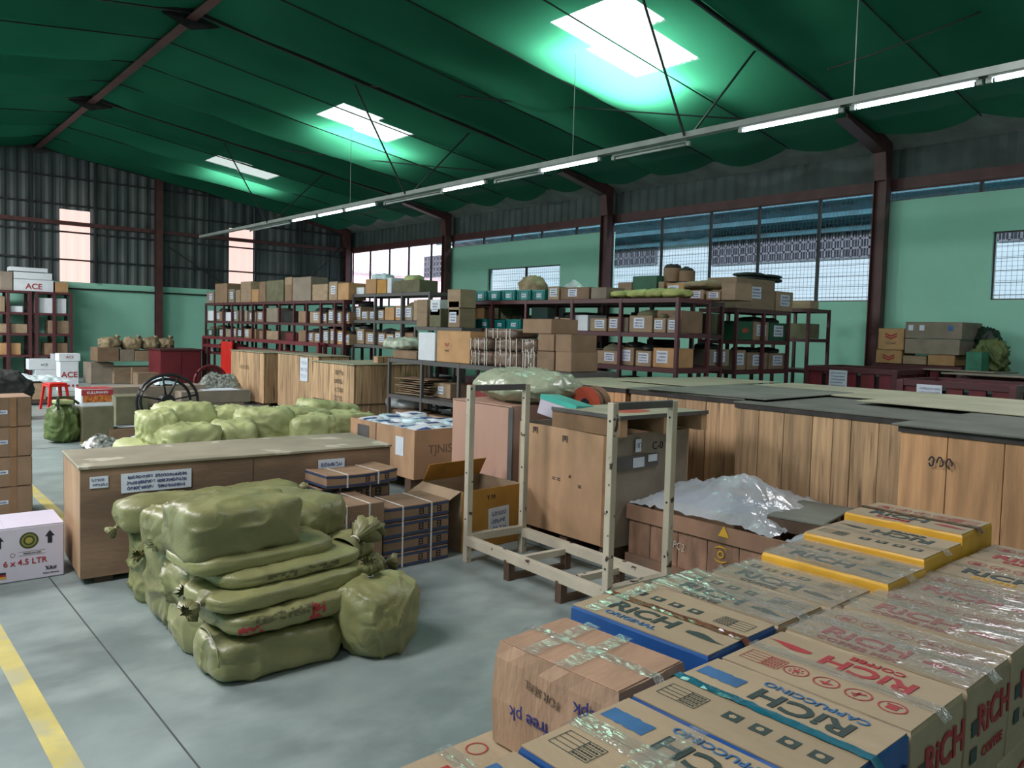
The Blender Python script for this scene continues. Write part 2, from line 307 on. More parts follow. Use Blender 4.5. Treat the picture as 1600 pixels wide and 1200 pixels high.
def carton(name, label, x0, x1, y0, y1, z0, z1, m=CARD, group=None, rz=0, cat='box', flapseam='x', tapem=None, faces=(), seed=0, top=None, bev=0.006, openf=False):
    """closed cardboard carton in world extents; faces: list of ('-x'|'-y'|'+x', w,h, dz, doff, rows)"""
    cx, cy = (x0+x1)/2, (y0+y1)/2; sx, sy, sz = abs(x1-x0), abs(y1-y0), z1-z0
    t = thing(name, label, cat, (cx, cy, z0), rz, group)
    r = random.Random(seed+int(cx*100)); b = MB(); N = 3
    # body: a box whose panels bulge slightly
    bulge = min(sx, sy, sz)*0.02
    b.box(-sx/2, sx/2, -sy/2, sy/2, 0, sz-0.004); body = b.build('body', m, t, bevel=min(bev, sz*0.1))
    f = MB(); g = 0.004
    if not openf:
        if flapseam == 'x':
            f1 = MB().box(-sx/2+.002, -g/2, -sy/2+.002, sy/2-.002, sz-0.004, sz); f2 = MB().box(g/2, sx/2-.002, -sy/2+.002, sy/2-.002, sz-0.004, sz)
            tp = (-min(.03, sx*.09), min(.03, sx*.09), -sy/2-.001, sy/2+.001)
        else:
            f1 = MB().box(-sx/2+.002, sx/2-.002, -sy/2+.002, -g/2, sz-0.004, sz); f2 = MB().box(-sx/2+.002, sx/2-.002, g/2, sy/2-.002, sz-0.004, sz)
            tp = (-sx/2-.001, sx/2+.001, -min(.03, sy*.09), min(.03, sy*.09))
        f1.build('flap', top or m, t); f2.build('flap', top or m, t)
        if tapem: MB().box(*tp, sz-.0005, sz+.001).build('tape', tapem, t)
    else:
        for s_ in (-1, 1):
            fl = MB().box(-sx/2+.01, sx/2-.01, 0, sy*0.38, -.003, .003).build('flap', m, t); fl.location = (0, s_*sy/2, sz-.003)
            fl.rotation_euler = (R(r.uniform(35, 75)), 0, 0 if s_ > 0 else PI)
    for k, fc in enumerate(faces):
        side, wd, ht, dz, off, rows = fc
        if side == '-x': loc, rot = (-sx/2-.002, off, dz), (0, 0, -PI/2)
        elif side == '+x': loc, rot = (sx/2+.002, off, dz), (0, 0, PI/2)
        else: loc, rot = (off, -sy/2-.002, dz), (0, 0, 0)
        sheet_label(t, loc, rot, wd, ht, rows, seed*7+k)
    return t

# ------------------------------------------------------------------ the building
struct(MB().box(-5.6, 13.7, -7, 24.7, -0.1, 0).build('floor', CONC))
o = struct(MB().box(13.7, 24, -7, 40, -0.16, -0.05).build('floor', mat('alley_ground', (0.3, 0.3, 0.3), 0.8)))
o.name = 'floor_alley'
def fl_strip(name, m, x, y0, y1, wd, z=0.0015, x1=None):
    x1 = x if x1 is None else x1
    b = MB(); b.add([(x-wd/2, y0, z), (x+wd/2, y0, z), (x1+wd/2, y1, z), (x1-wd/2, y1, z), (x-wd/2, y0, .0002), (x+wd/2, y0, .0002), (x1+wd/2, y1, .0002), (x1-wd/2, y1, .0002)],
                   [(0, 1, 2, 3), (0, 4, 5, 1), (3, 2, 6, 7), (0, 3, 7, 4), (1, 5, 6, 2)]); return struct(b.build(name, m))
fl_strip('trim_1', YLINE, 0.63, 1.0, 5.2, 0.085, x1=0.56)
fl_strip('trim_2', YLINE, 1.33, 6.6, 9.2, 0.085)
fl_strip('trim_2', YLINE, 2.33, 10.6, 14.8, 0.085, x1=2.62)
fl_strip('trim_3', JOINT, 0.955, -1, 24.5, 0.007)
fl_strip('trim_3', JOINT, 3.9, -1, 24.5, 0.010)
for yy in (10.9, 17.0): 
    struct(MB().box(-5.4, 13.5, yy-.005, yy+.005, 0.0002, 0.0015).build('trim_4', JOINT))
XR, YF = 13.6, 24.6
# right wall: low mint wall, tall mint wall bays, beams, columns
COLY = (6.05, 12.33, 18.6, 24.5)
SILL, BEAM0, BEAM1 = 2.28, 4.165, 4.345
MT = 3.97
struct(MB().box(XR, XR+0.18, 6.06, 12.36, 0, SILL).build('wall_right', MINT))
struct(MB().box(XR, XR+0.18, 18.62, YF, 0, SILL).build('wall_right', MINT))
def bay_wall(y0, y1, wy0, wy1, wz0, wz1):
    b = MB()
    b.box(XR, XR+.18, y0, wy0, 0, MT); b.box(XR, XR+.18, wy1, y1, 0, MT); b.box(XR, XR+.18, wy0, wy1, 0, wz0); b.box(XR, XR+.18, wy0, wy1, wz1, MT)
    return struct(b.build('wall_right', MINT))
a = onX(875, 413, XR); a2 = onX(762, 420, XR)
bay_wall(12.37, 18.61, a.y, a2.y, 2.28, a.z)
b_ = onX(1552, 362, XR)
bay_wall(-7, 6.05, -3.0, b_.y, 2.28, b_.z)
struct(MB().box(XR+.02, XR+.12, -7, YF, BEAM0, BEAM1).build('trim_5', STEEL))
def winframe(y0, y1, z0, z1, muls, name):
    b = MB(); X0, X1 = XR+.06, XR+.10
    for yy in (y0, y1): b.box(X0, X1, yy-.02, yy+.02, z0, z1)
    for zz in (z0, z1): b.box(X0, X1, y0, y1, zz-.02, zz+.02)
    f = struct(b.build(name, STEEL))
    for yy in muls: MB().box(X0-.01, X1, yy-.022, yy+.022, z0, z1).build('mullion', STEELD, f)
    g = MB(); n = 0; yy = y0
    while yy < y1: g.box(XR+.115, XR+.118, yy-.002, yy+.002, z0, z1); yy += 0.075
    zz = z0
    while zz < z1: g.box(XR+.113, XR+.116, y0, y1, zz-.002, zz+.002); zz += 0.075
    o = g.build('wire_mesh', WIRE, f, recalc=False); o['kind'] = 'stuff'
    return f
winframe(6.06, 12.35, SILL, BEAM0, [onX(x, 400, XR).y for x in (1275, 1181, 1106, 1030)], 'window_1')
winframe(12.38, 18.58, MT, BEAM0+.01, [onX(x, 390, XR).y for x in (897, 843, 797, 753)], 'window_2')
winframe(18.62, YF-.1, SILL, BEAM0, [onX(x, 400, XR).y for x in (671, 636, 606, 576)], 'window_3')
winframe(-3, 6.03, MT, BEAM0, [onX(1531, 300, XR).y, 1.0, -1.0], 'window_4')
winframe(a.y, a2.y, 2.28, a.z, [onX(819, 440, XR).y], 'window_5')
winframe(-3.0, b_.y, 2.28, b_.z, [1.2, -.8], 'window_6')
# fascia above the beam and grey eave strip
def corr_strip(x, y0, y1, z0, z1, m, name, pitch=0.2, dep=0.03, x2=None):
    vs, fs = [], []; n = int((y1-y0)/pitch*2); x2 = x if x2 is None else x2
    for i in range(n+1):
        yy = y0+(y1-y0)*i/n; d = dep if i % 2 else 0
        vs += [(x+d, yy, z0), (x2+d, yy, z1-(0.3*d if x2 != x else 0))]
    fs = [(2*i, 2*i+2, 2*i+3, 2*i+1) for i in range(n)]
    return struct(MB().add(vs, fs).build(name, m, recalc=False))
corr_strip(XR+.1, -7, YF, BEAM1, 4.86, FASC, 'wall_right_fascia', 0.25)
corr_strip(XR+.1, -7, YF, 4.86, 5.17, SOFF, 'ceiling_eave', 0.25, 0.03, x2=12.7)
for yy in COLY:
    f = thing('steel_column', {6.05: 'brown steel column with flared head, nearest and tallest in view', 12.33: 'brown steel column at near end of mint wall bay with window', 18.6: 'brown steel column at far end of mint wall bay', 24.5: 'dark brown steel column in the far room corner'}[yy], 'column', (13.42, yy, 0))
    b = MB(); b.box(-.09, .09, -.11, -.095, 0, 4.5); b.box(-.09, .09, .095, .11, 0, 4.5); b.box(-.012, .012, -.1, .1, 0, 4.5); b.build('post', STEEL, f)
    b = MB()  # flared knee to the rafter
    for s_ in (-.1, .1):
        b.add([(.09, s_-.008, 4.3), (-.09, s_-.008, 4.3), (-.16, s_-.008, 4.75), (-1.55, s_-.008, roof_z(11.87)-.22), (-1.55, s_-.008, roof_z(11.87)-.02), (.09, s_-.008, 5.0),
               (.09, s_+.008, 4.3), (-.09, s_+.008, 4.3), (-.16, s_+.008, 4.75), (-1.55, s_+.008, roof_z(11.87)-.22), (-1.55, s_+.008, roof_z(11.87)-.02), (.09, s_+.008, 5.0)],
              [(0, 1, 2, 3, 4, 5), (11, 10, 9, 8, 7, 6)] + [(i, (i+1) % 6, (i+1) % 6+6, i+6) for i in range(6)])
    b.add([(-.16, -.1, 4.75), (-.16, .1, 4.75), (-1.55, .1, roof_z(11.87)-.22), (-1.55, -.1, roof_z(11.87)-.22)], [(0, 1, 2, 3)])
    b.add([(-.09, -.1, 4.3), (-.09, .1, 4.3), (-.16, .1, 4.75), (-.16, -.1, 4.75)], [(0, 1, 2, 3)])
    b.build('knee', STEEL, f)
# far wall
struct(MB().box(-5.5, XR+.2, YF, YF+.18, 0, 2.62).build('wall_far', MINT))
pan = []
for (xa, xb, yt, yb) in ((93, 141, 326, 457), (358, 396, 356, 468)):
    p0 = onY(xa, yt, YF); p1 = onY(xb, yt+6, YF); pan.append((p0.x, p1.x, p0.z))
def corr_wall(y, x0, x1, zf0, zf1, m, name, pitch=0.27, dep=0.035):
    vs, fs = [], []; n = max(2, int((x1-x0)/pitch*4))
    for i in range(n+1):
        xx = x0+(x1-x0)*i/n; d = dep if (i % 4) in (1, 2) else 0
        vs += [(xx, y+dep-d, zf0(xx)), (xx, y+dep-d, zf1(xx))]
    return struct(MB().add(vs, [(2*i, 2*i+2, 2*i+3, 2*i+1) for i in range(n)]).build(name, m, recalc=False))
edges = [-5.5] + [v for p in pan for v in p[:2]] + [XR+.1]
for i in range(0, 6, 2): corr_wall(YF, edges[i], edges[i+1], lambda x: 2.62, lambda x: roof_z(x)+.3, CORR, 'wall_far_sheet')
for k, (x0, x1, zt) in enumerate(pan):
    corr_wall(YF, x0, x1, lambda x: zt, lambda x: roof_z(x)+.3, CORR, 'wall_far_sheet')
    corr_wall(YF+.01, x0, x1, lambda x: 2.62, lambda x: zt, PANEL, 'window_%d' % (7+k))
for (ya, yb) in ((264, 296), (308, 336), (353.5, 374.5), (398, 415.5), (448, 455)):
    z0, z1 = onY(0, ya, YF).z, onY(240, yb, YF).z; z = (z0+z1)/2
    xe = RIDGE_X + (RIDGE_Z-z)/SL - .2 if z > 5.05 else XR
    xs = max(-5.5, 2*RIDGE_X-xe)
    struct(MB().box(xs, xe, YF-.06, YF-.02, z-.022, z+.022).build('trim_6', STEELD))
z = (onY(0, 337, YF).z+onY(240, 364, YF).z)/2
struct(MB().box(-5.5, XR, YF-.12, YF-.04, z-.055, z+.055).build('trim_7', STEEL))
for xp in (50, 148, 325, 398, 470, 515):
    x = onY(xp, 350, YF).x; struct(MB().box(x-.025, x+.025, YF-.10, YF-.05, 2.62, roof_z(x)).build('trim_8', STEELD))
x = onY(245, 400, YF).x
cfar = thing('steel_column', 'slim brown steel column standing against the far mint wall', 'column', (x, YF-.2, 0))
b = MB(); b.box(-.09, .09, -.1, -.085, 0, roof_z(x)); b.box(-.09, .09, .085, .1, 0, roof_z(x)); b.box(-.01, .01, -.09, .09, 0, roof_z(x)); b.build('post', STEEL, cfar)
p, q = onY(262, 385, YF-.15), onY(365, 455, YF-.15)
b = MB(); b.bar(p, q, .03); tag(b.build('wall_brace', STEELD), None, None); bpy.data.objects['wall_brace']['kind'] = 'structure'
p, q = onY(535, 385, YF-.15), onY(470, 450, YF-.15)
b = MB(); b.bar(p, q, .03); struct(b.build('wall_brace', STEELD))
# unseen sides of the hall
struct(MB().box(-5.7, -5.5, -7, YF, 0, 5.1).build('wall_left', MINT))
struct(MB().box(-5.6, XR+.1, -7.2, -7, 0, 6.3).build('wall_back', MINT))
# roof sheet with openings for the roof lights
SKY = [(7.75, 8.65, 6.95, 8.35), (8.65, 9.85, 7.25, 8.5), (7.65, 8.6, 14.2, 15.4), (8.6, 9.5, 14.45, 15.55), (7.65, 8.6, 21.0, 22.0), (8.6, 9.5, 21.25, 22.15)]
def roof_sheet():
    b = MB(); step = .25; off = .22
    xs = sorted(set([round(-6+i*.5, 3) for i in range(41)] + [RIDGE_X, 7.75, 8.65, 9.85, 7.65, 8.6, 9.5])); ys = sorted(set([-7.2+i*.8 for i in range(41)] + [v for s_ in SKY for v in s_[2:]] + [24.9])); ys = [v for v in ys if v <= 24.9]
    xs = [v for v in xs if v <= 14.4]
    idx = {}
    for i, x in enumerate(xs):
        for j, y in enumerate(ys):
            idx[i, j] = len(b.v); b.v.append((x, y, roof_z(x)+off))
    for i in range(len(xs)-1):
        for j in range(len(ys)-1):
            mx, my = (xs[i]+xs[i+1])/2, (ys[j]+ys[j+1])/2
            if any(a0 < mx < a1 and c0 < my < c1 for a0, a1, c0, c1 in SKY): continue
            b.f.append((idx[i, j], idx[i+1, j], idx[i+1, j+1], idx[i, j+1])); b.mi.append(0)
    return struct(b.build('ceiling_roof_sheet', SOFF, recalc=False))
roof_sheet()
for ks_, (a0, a1, c0, c1) in enumerate(SKY):
    b = MB(); n = 24
    vs = []
    for i in range(n+1):
        y = c0+(c1-c0)*i/n; d = .025*(i % 2)
        vs += [(a0, y, roof_z(a0)+.235+d), (a1, y, roof_z(a1)+.235+d)]
    struct(b.add(vs, [(2*i, 2*i+1, 2*i+3, 2*i+2) for i in range(n)]).build('ceiling_skylight', (SKYP, SKYP2, SKYP3)[ks_//2], recalc=False))
# green shade netting hung under the sheets in strips
STRIP = 6.2/4
HOLES = []
def netting(x0, x1, name):
    b = MB(); nx = int(abs(x1-x0)/.2); y0 = 24.55; ns = 20; per = 8
    idx = {}
    for j in range(ns*per+1):
        s_, t = divmod(j, per); t /= per; y = y0-(s_+t)*STRIP
        for i in range(nx+1):
            x = x0+(x1-x0)*i/nx
            f = abs(x-RIDGE_X)/9.5
            sag = (0.16+0.10*noise.noise((s_*3.1, x*.25, 1)))*4*t*(1-t) * min(1, abs(x-RIDGE_X)/.6+.15)
            sag += .05*noise.noise((x*.9, y*.9, 3)) + .10*f + 0.10*f*f*abs(noise.noise((x*.4, s_*2, 7)))
            if x1 > x0 and f > .86: sag += (f-.86)*.4 + .05*noise.noise((y*1.3, 0, 5))
            idx[i, j] = len(b.v); b.v.append((x, y, roof_z(x)-.03-sag))
    for j in range(ns*per):
        for i in range(nx):
            x = x0+(x1-x0)*(i+.5)/nx; y = y0-(j+.5)/per*STRIP
            if any(h[0] < x < h[1] and h[2] < y < h[3] for h in HOLES): continue
            b.f.append((idx[i, j], idx[i+1, j], idx[i+1, j+1], idx[i, j+1])); b.mi.append(0)
    nf = nx*per
    for k in range(ns):   # each strip of netting is a cloth of its own
        v0 = k*per*(nx+1); c = MB(); c.v = b.v[v0:v0+(per+1)*(nx+1)]; c.f = [tuple(q-v0 for q in f_) for f_ in b.f[k*nf:(k+1)*nf]]; c.mi = [0]*nf
        struct(c.build(name, NET, smooth=True, recalc=False))
netting(RIDGE_X, 12.85, 'ceiling_netting_right'); netting(RIDGE_X, -5.5, 'ceiling_netting_left')
# seams: wires that carry the netting
for k in range(0, 20):
    y = 24.55-k*STRIP; r_ = .012 if k % 4 else .035
    b = MB(); b.bar((RIDGE_X, y, roof_z(RIDGE_X)-.06), (12.9, y, roof_z(12.9)-.16-.0), r_, r_*1.5)
    struct(b.build('trim_9' if k % 4 else 'rafter_beam', STEELD))
    b = MB(); b.bar((RIDGE_X, y, roof_z(RIDGE_X)-.06), (-5.4, y, roof_z(-5.4)-.16), r_, r_*1.5)
    struct(b.build('trim_9' if k % 4 else 'rafter_beam', STEELD))
# ridge beam and tie plates
b = MB(); b.box(RIDGE_X-.075, RIDGE_X+.075, -7, YF, 6.13, 6.145); b.box(RIDGE_X-.075, RIDGE_X+.075, -7, YF, 6.255, 6.27); b.box(RIDGE_X-.01, RIDGE_X+.01, -7, YF, 6.14, 6.26)
struct(b.build('ridge_beam', STEEL))
for y in (24.4, 18.5, 12.3, 6.05, -.2):
    b = MB(); b.add([(RIDGE_X-.42, y-.01, 6.12), (RIDGE_X+.42, y-.01, 6.12), (RIDGE_X, y-.01, 5.98), (RIDGE_X-.42, y+.01, 6.2), (RIDGE_X+.42, y+.01, 6.2), (RIDGE_X, y+.3, 6.12)], [(0, 1, 2), (3, 5, 4), (0, 3, 4, 1), (1, 4, 5, 2), (2, 5, 3, 0)])
    struct(b.build('trim_10', LIDSTRIP))
# hangers in V from each rafter to the light batten, and cross cables
RX, RZ = 8.0, 4.045
for y in (18.5, 12.35, 6.05):
    for xt, xb in ((6.85, 7.95), (9.45, 8.05)):
        b = MB(); b.bar((xt, y, roof_z(xt)-.08), (xb, y, RZ+.02), .022); tag(b.build('hanger_rod', STEELD), 'dark rod slanting from the %s rafter to the light batten, %s leg' % ({18.5: 'farthest', 12.35: 'middle', 6.05: 'nearest'}[y], 'left' if xt < 8 else 'right'), 'rod')
def cable(p, q, r_, label):
    n = 10; p = Vector(p); q = Vector(q); L_ = (q-p).length
    pts = [p.lerp(q, i/n)-Vector((0, 0, .01*L_*4*(i/n)*(1-i/n))) for i in range(n+1)]
    if r_ > .008: return struct(MB().tube(pts, r_, 5).build('trim_11', STEELD, smooth=True))
    return tag(MB().tube(pts, r_, 5).build('cable', RAILM, smooth=True), label, 'cable')
cable((6.85, 12.4, 5.84), (11.9, 6.3, 5.02), .014, 'dark cable crossing the netting from middle rafter toward nearest column')
cable((6.85, 18.5, 5.84), (11.9, 12.6, 5.02), .014, 'dark cable crossing the netting from farthest rafter toward second column')
cable((8.0, 8.05, 5.62), (8.0, 8.05, 4.09), .005, 'thin pale cord hanging straight down to the light batten under the big skylight')
cable((8.0, 3.95, 5.62), (8.0, 3.95, 4.09), .006, 'thin cord hanging to the batten above the brightest tubes')
cable((8.0, 14.5, 5.62), (8.0, 14.5, 4.09), .005, 'thin cord hanging to the batten under the middle skylight')
cable((9.9, 3.3, 5.4), (8.1, 4.3, 4.5), .010, 'dark cord slanting across netting at upper right')
# light batten with tubes
rail = thing('light_batten', 'long pale batten hung below the netting along the right side, carrying the tubes', 'light rail', (RX, 0, RZ))
b = MB(); b.box(-.05, .05, -6, 23.3, .035, .07); b.box(-.05, -.04, -6, 23.3, 0, .035); b.box(.04, .05, -6, 23.3, 0, .035); b.build('channel', RAILM, rail)
def tube_light(y0, y1, lit, label, dx=0.0, x=RX, z=RZ):
    t = thing('fluorescent_light', label, 'light', (x+dx, (y0+y1)/2, z-.035)); h = abs(y1-y0)/2
    MB().box(-.035, .035, -h, h, .015, .035).build('fitting', RAILM, t)
    n = 10
    MB().tube([(0, -h+.05, -.012), (0, h-.05, -.012)], .016, 12).build('tube', TUBE if lit else TUBEOFF, t, smooth=True)
    for s_ in (-1, 1): MB().box(-.02, .02, s_*h-.025, s_*h+.025, -.03, .016).build('end_cap', RAILM, t)
for (a0, a1), lb in (((17.2, 15.98), 'lit fluorescent tube, farthest of the seven lit ones on the batten'), ((14.69, 13.46), 'lit fluorescent tube, third farthest on batten'), ((11.23, 10.04), 'lit fluorescent tube below the middle skylight, right of the slanted rods'),
                     ((8.72, 7.52), 'lit fluorescent tube just left of the thin pale cord'), ((5.28, 4.07), 'lit fluorescent tube ending at the nearest column knee'), ((3.95, 2.76), 'lit fluorescent tube to the right of the nearest column knee'), ((2.68, 1.5), 'lit fluorescent tube cut by the right picture edge')):
    tube_light(a0, a1, True, lb)
tube_light(15.9, 14.77, True, 'lit fluorescent tube, second farthest on the batten')
for (a0, a1), lb in (((19.9, 17.6), 'unlit tube near the far end of the batten'), ((13.3, 11.4), 'unlit tube between two lit ones, left of the slanted rods'), ((9.9, 8.8), 'unlit tube left of the thin pale cord'), ((7.35, 6.1), 'unlit tube right of the thin pale cord')):
    tube_light(a0, a1, False, lb, .10)
# the hall's other row of tubes, outside the frame
ORD = ['first', 'second', 'third', 'fourth', 'fifth', 'sixth', 'seventh', 'eighth', 'ninth', 'tenth', 'eleventh', 'twelfth', 'thirteenth', 'fourteenth', 'fifteenth', 'sixteenth', 'seventeenth', 'eighteenth', 'nineteenth', 'twentieth']
for k, y in enumerate((-4.5, -2.0, .5, 3.0, 5.5, 8.0, 10.5)): tube_light(y, y+1.2, True, 'lit fluorescent tube outside the picture at left, %s from the back wall' % ORD[k], 0, -.6, 4.05)
for k, y in enumerate((-4.5, -2.0)): tube_light(y, y+1.2, True, 'lit fluorescent tube on the batten behind the viewpoint, %s from back wall' % ORD[k])

# ------------------------------------------------------------------ outside: neighbouring building, yard
nb = thing('neighbouring_building', 'white boarded building with dark pierced vents seen through the wire windows', 'building', (0, 0, 0))
NX = 16.9
nbw0 = -8; nbw1 = 21.6
z = -.05; k = 0
while z < 4.25:
    piece('board', SIDING, nb, (NX+.06, (nbw0+nbw1)/2, z+.12), (.1, nbw1-nbw0, .225), bev=.01); z += .235
MB().box(NX+.08, NX+.4, nbw0, nbw1, -.05, 4.3).build('wall', SIDING, nb)
def vent(px0, px1, py0, py1, y0=None, y1=None, z0=None, z1=None):
    a_, b2 = onX(px0, py1, NX), onX(px1, py0, NX)
    Y1, Y0 = a_.y, b2.y; Z0, Z1 = min(onX(px0, py1, NX).z, onX(px1, py1, NX).z), onX(px0, py0, NX).z
    v = MB().box(NX-.02, NX+.03, Y0, Y1, Z0, Z1).build('vent', VENT, nb)
    g = MB(); n = max(2, round((Y1-Y0)/.2)); m_ = max(1, round((Z1-Z0)/.2))
    for i in range(n+1):
        yy = Y0+(Y1-Y0)*i/n; g.box(NX-.05, NX-.02, yy-.022, yy+.022, Z0, Z1)
        if i < n:
            for q in (1, 2): g.box(NX-.04, NX-.02, yy+(Y1-Y0)/n*q/3-.008, yy+(Y1-Y0)/n*q/3+.008, Z0, Z1)
    for j in range(m_+1): 
        zz = Z0+(Z1-Z0)*j/m_; g.box(NX-.05, NX-.02, Y0, Y1, zz-.022, zz+.022)
    o = g.build('vent_grid', VENTF, v, recalc=False); o['kind'] = 'stuff'
vent(1114, 1376, 352, 400); vent(960, 1028, 362, 412); vent(840, 945, 371, 392); vent(745, 790, 388, 406); vent(664, 698, 402, 432); vent(705, 742, 390, 402); vent(1410, 1422, 332, 345); vent(1560, 1640, 316, 372)
# its turquoise eave above the alley
b = MB(); n = 90; vs = []
for i in range(n+1):
    y = nbw0+(nbw1-nbw0)*i/n; d = .03*(i % 2); vs += [(NX+.3, y, 4.02+d), (14.6, y, 4.75+d)]
MB().add(vs, [(2*i, 2*i+1, 2*i+3, 2*i+2) for i in range(n)]).build('eave_sheet', TURQ, nb, recalc=False)
for xx, zz in ((16.6, 4.0), (15.9, 4.22), (15.2, 4.44)): MB().box(xx-.04, xx+.04, nbw0, nbw1, zz-.05, zz+.05).build('purlin', TURQ, nb)
yw = thing('yard_wall', 'pale pink corrugated wall in bright yard light beyond the far window', 'wall', (0, 0, 0))
vs = []
for i in range(121):
    x = 13+i*.1; vs += [(x, 30+.04*(i % 2), -.05), (x, 30+.04*(i % 2), 5.0)]
MB().add(vs, [(2*i, 2*i+2, 2*i+3, 2*i+1) for i in range(120)]).build('sheet', PINKW, yw, recalc=False)
MB().box(13, 25, 29.9, 29.97, 3.9, 4.0).build('rail', RAILM, yw)
MB().box(21.6, 21.8, 21.6, 30, -.05, 5.0).build('return_sheet', PINKW, yw)

# ------------------------------------------------------------------ the long stack of coffee cartons in the foreground
FADED = mat('faded_print', (0.19, 0.125, 0.085), 0.7, .1, 9)
def ring(r, n=22, th=0.004, k=0):
    b = MB(); vs = []
    for j in range(n):
        a_ = 2*PI*j/n
        for q in (r-th, r): vs.append((q*math.cos(a_), q*math.sin(a_)*0.92, 0))
    return b.add(vs, [(2*j, 2*j+1, (2*j+3) % (2*n), (2*j+2) % (2*n)) for j in range(n)])
def print_top(t, sx, sy, z, flip, ink, sub, subink, rr, blue=False, table=True):
    """print on the two top flaps: name and roundels on one, squares and table on the other"""
    s_ = -1 if flip else 1   # reading direction: +1 reads towards -y
    rz = -PI/2 if s_ > 0 else PI/2
    zz = z+.0006
    e = s_
    fx = sx*0.25*e
    ba = MB().box(-.001, .001, -.001, .001, 0, .0005)
    text('RiCH', .088, ink, t, (-fx+.014*e, 0.045*e, zz), (0, 0, rz), squash=1.15, bold=.025)
    if sub: text(sub, .032, subink, t, (-fx-.046*e, .045*e, zz), (0, 0, rz), squash=1.2, bold=.01)
    # roundels with little pictures, or dark squares
    for i in (range(4) if rr is PRED else ()):
        y = (-.5+(i+.5)/4)*sy*0.66*e + .045*e
        g = ring(.031)
        if i == 0:
            g.lathe([(0, 0), (.008, 0)], 8)
            for q in range(8):
                a_ = q*PI/4; g.bar((.012*math.cos(a_), .012*math.sin(a_), 0), (.018*math.cos(a_), .018*math.sin(a_), 0), .004, .0004)
        elif i == 1: g.add([(-.018, 0, 0), (.0, .016, 0), (.018, 0, 0)], [(0, 1, 2)]); g.bar((0, 0, 0), (0, -.018, 0), .003, .0004)
        elif i == 2: g.bar((-.014, -.010, 0), (.014, .006, 0), .006, .0004); g.bar((0, -.012, 0), (.004, .016, 0), .006, .0004)
        else: g.box(-.012, .012, -.006, .012, 0, .0004); g.bar((-.016, -.012, 0), (.016, -.012, 0), .005, .0004)
        o = g.build('roundel', rr, t, recalc=False); o.location = (fx-.005*e, y, zz); o.rotation_euler = (0, 0, rz)
    for i in (range(4) if rr is not PRED else ()):
        y = (-.5+(i+.5)/4)*sy*0.56*e + .065*e
        g = MB().box(-.019, .019, -.017, .017, -.0002, .0002, 0); g.lathe([(0, .0006), (.009, .0006)], 5+i, k=1)
        o = g.build('symbol', (ink, COFF), t, recalc=False); o.location = (fx-.01*e, y, zz); o.rotation_euler = (0, 0, rz)
    if table:
        g = MB(); W_, H_ = .10, .062
        for q in range(5): g.box(-W_/2, W_/2, -H_/2+q*H_/4-.0007, -H_/2+q*H_/4+.0007, 0, .0004)
        for q in (-W_/2, -.005, W_/2): g.box(q-.0007, q+.0007, -H_/2, H_/2, 0, .0004)
        for q in range(4):
            for c_ in range(5): g.box(-W_/2+.006+c_*.008, -W_/2+.011+c_*.008, -H_/2+q*H_/4+.005, -H_/2+q*H_/4+.010, 0, .0004)
        o = g.build('table_print', rr if rr is PRED else ink, t, recalc=False); o.location = (fx-.005*e, -(sy*.5*e-.075*e), zz); o.rotation_euler = (0, 0, rz)
    # steam-and-cup drawing
    g = MB(); n = 10
    up_ = [(-.06+.12*i/n, .012*math.sin(i*.5)+.012, 0) for i in range(n+1)]; lo = [(-.06+.12*i/n, -.02*(1-(i/n)**2)*((i/n)+.1), 0) for i in range(n+1)]
    g.add(up_+lo, [(i, i+1, n+2+i, n+1+i) for i in range(n)])
    if blue:
        g = MB(); up_ = [(-.055+.011*i, .024+.006*noise.noise((i*.9, sx*9, 1)), 0) for i in range(11)]; lo = [(-.055+.011*i, -.024+.008*noise.noise((i*1.1, sy*9, 5)), 0) for i in range(11)]
        g.add(up_+lo, [(i, i+1, 12+i, 11+i) for i in range(10)])
    o = g.build('cup_drawing' if not blue else 'colour_patch', subink if blue else rr, t, recalc=False); o.location = (-fx+.005*e, -(sy*.5*e-.07*e), zz); o.rotation_euler = (0, 0, rz)
def shine_tape(t, sx, sy, z, m, wd, seed, cross=False):
    """packing tape down the seam: slightly rippled band, with loose wrinkles"""
    r = random.Random(seed); vs = []; n = 26
    for i in range(n+1):
        y = -sy/2-.02 + (sy+.04)*i/n
        zz = z+.0022+r.uniform(0, .0016); 
        if i in (0, n): zz -= .018
        x = r.uniform(-.0015, .0015)
        vs += [(x-wd/2, y, zz+r.uniform(-.0008, .001)), (x, y, zz+.0012*r.random()), (x+wd/2, y, zz+r.uniform(-.0008, .001))]
    fs = []
    for i in range(n):
        fs += [(3*i, 3*i+1, 3*i+4, 3*i+3), (3*i+1, 3*i+2, 3*i+5, 3*i+4)]
    MB().add(vs, fs).build('tape', m, t, recalc=False)
    if cross:
        for yc in cross:
            vs = []; n = 18
            for i in range(n+1):
                x = -sx/2 + sx*i/n; zz = z+.003+r.uniform(0, .003)
                vs += [(x, yc-.022+r.uniform(-.003, .003)+.03*x, zz), (x, yc+.022+r.uniform(-.003, .003)+.03*x, zz+.001)]
            MB().add(vs, [(2*i, 2*i+2, 2*i+3, 2*i+1) for i in range(n)]).build('tape', CLEAR, t, recalc=False)
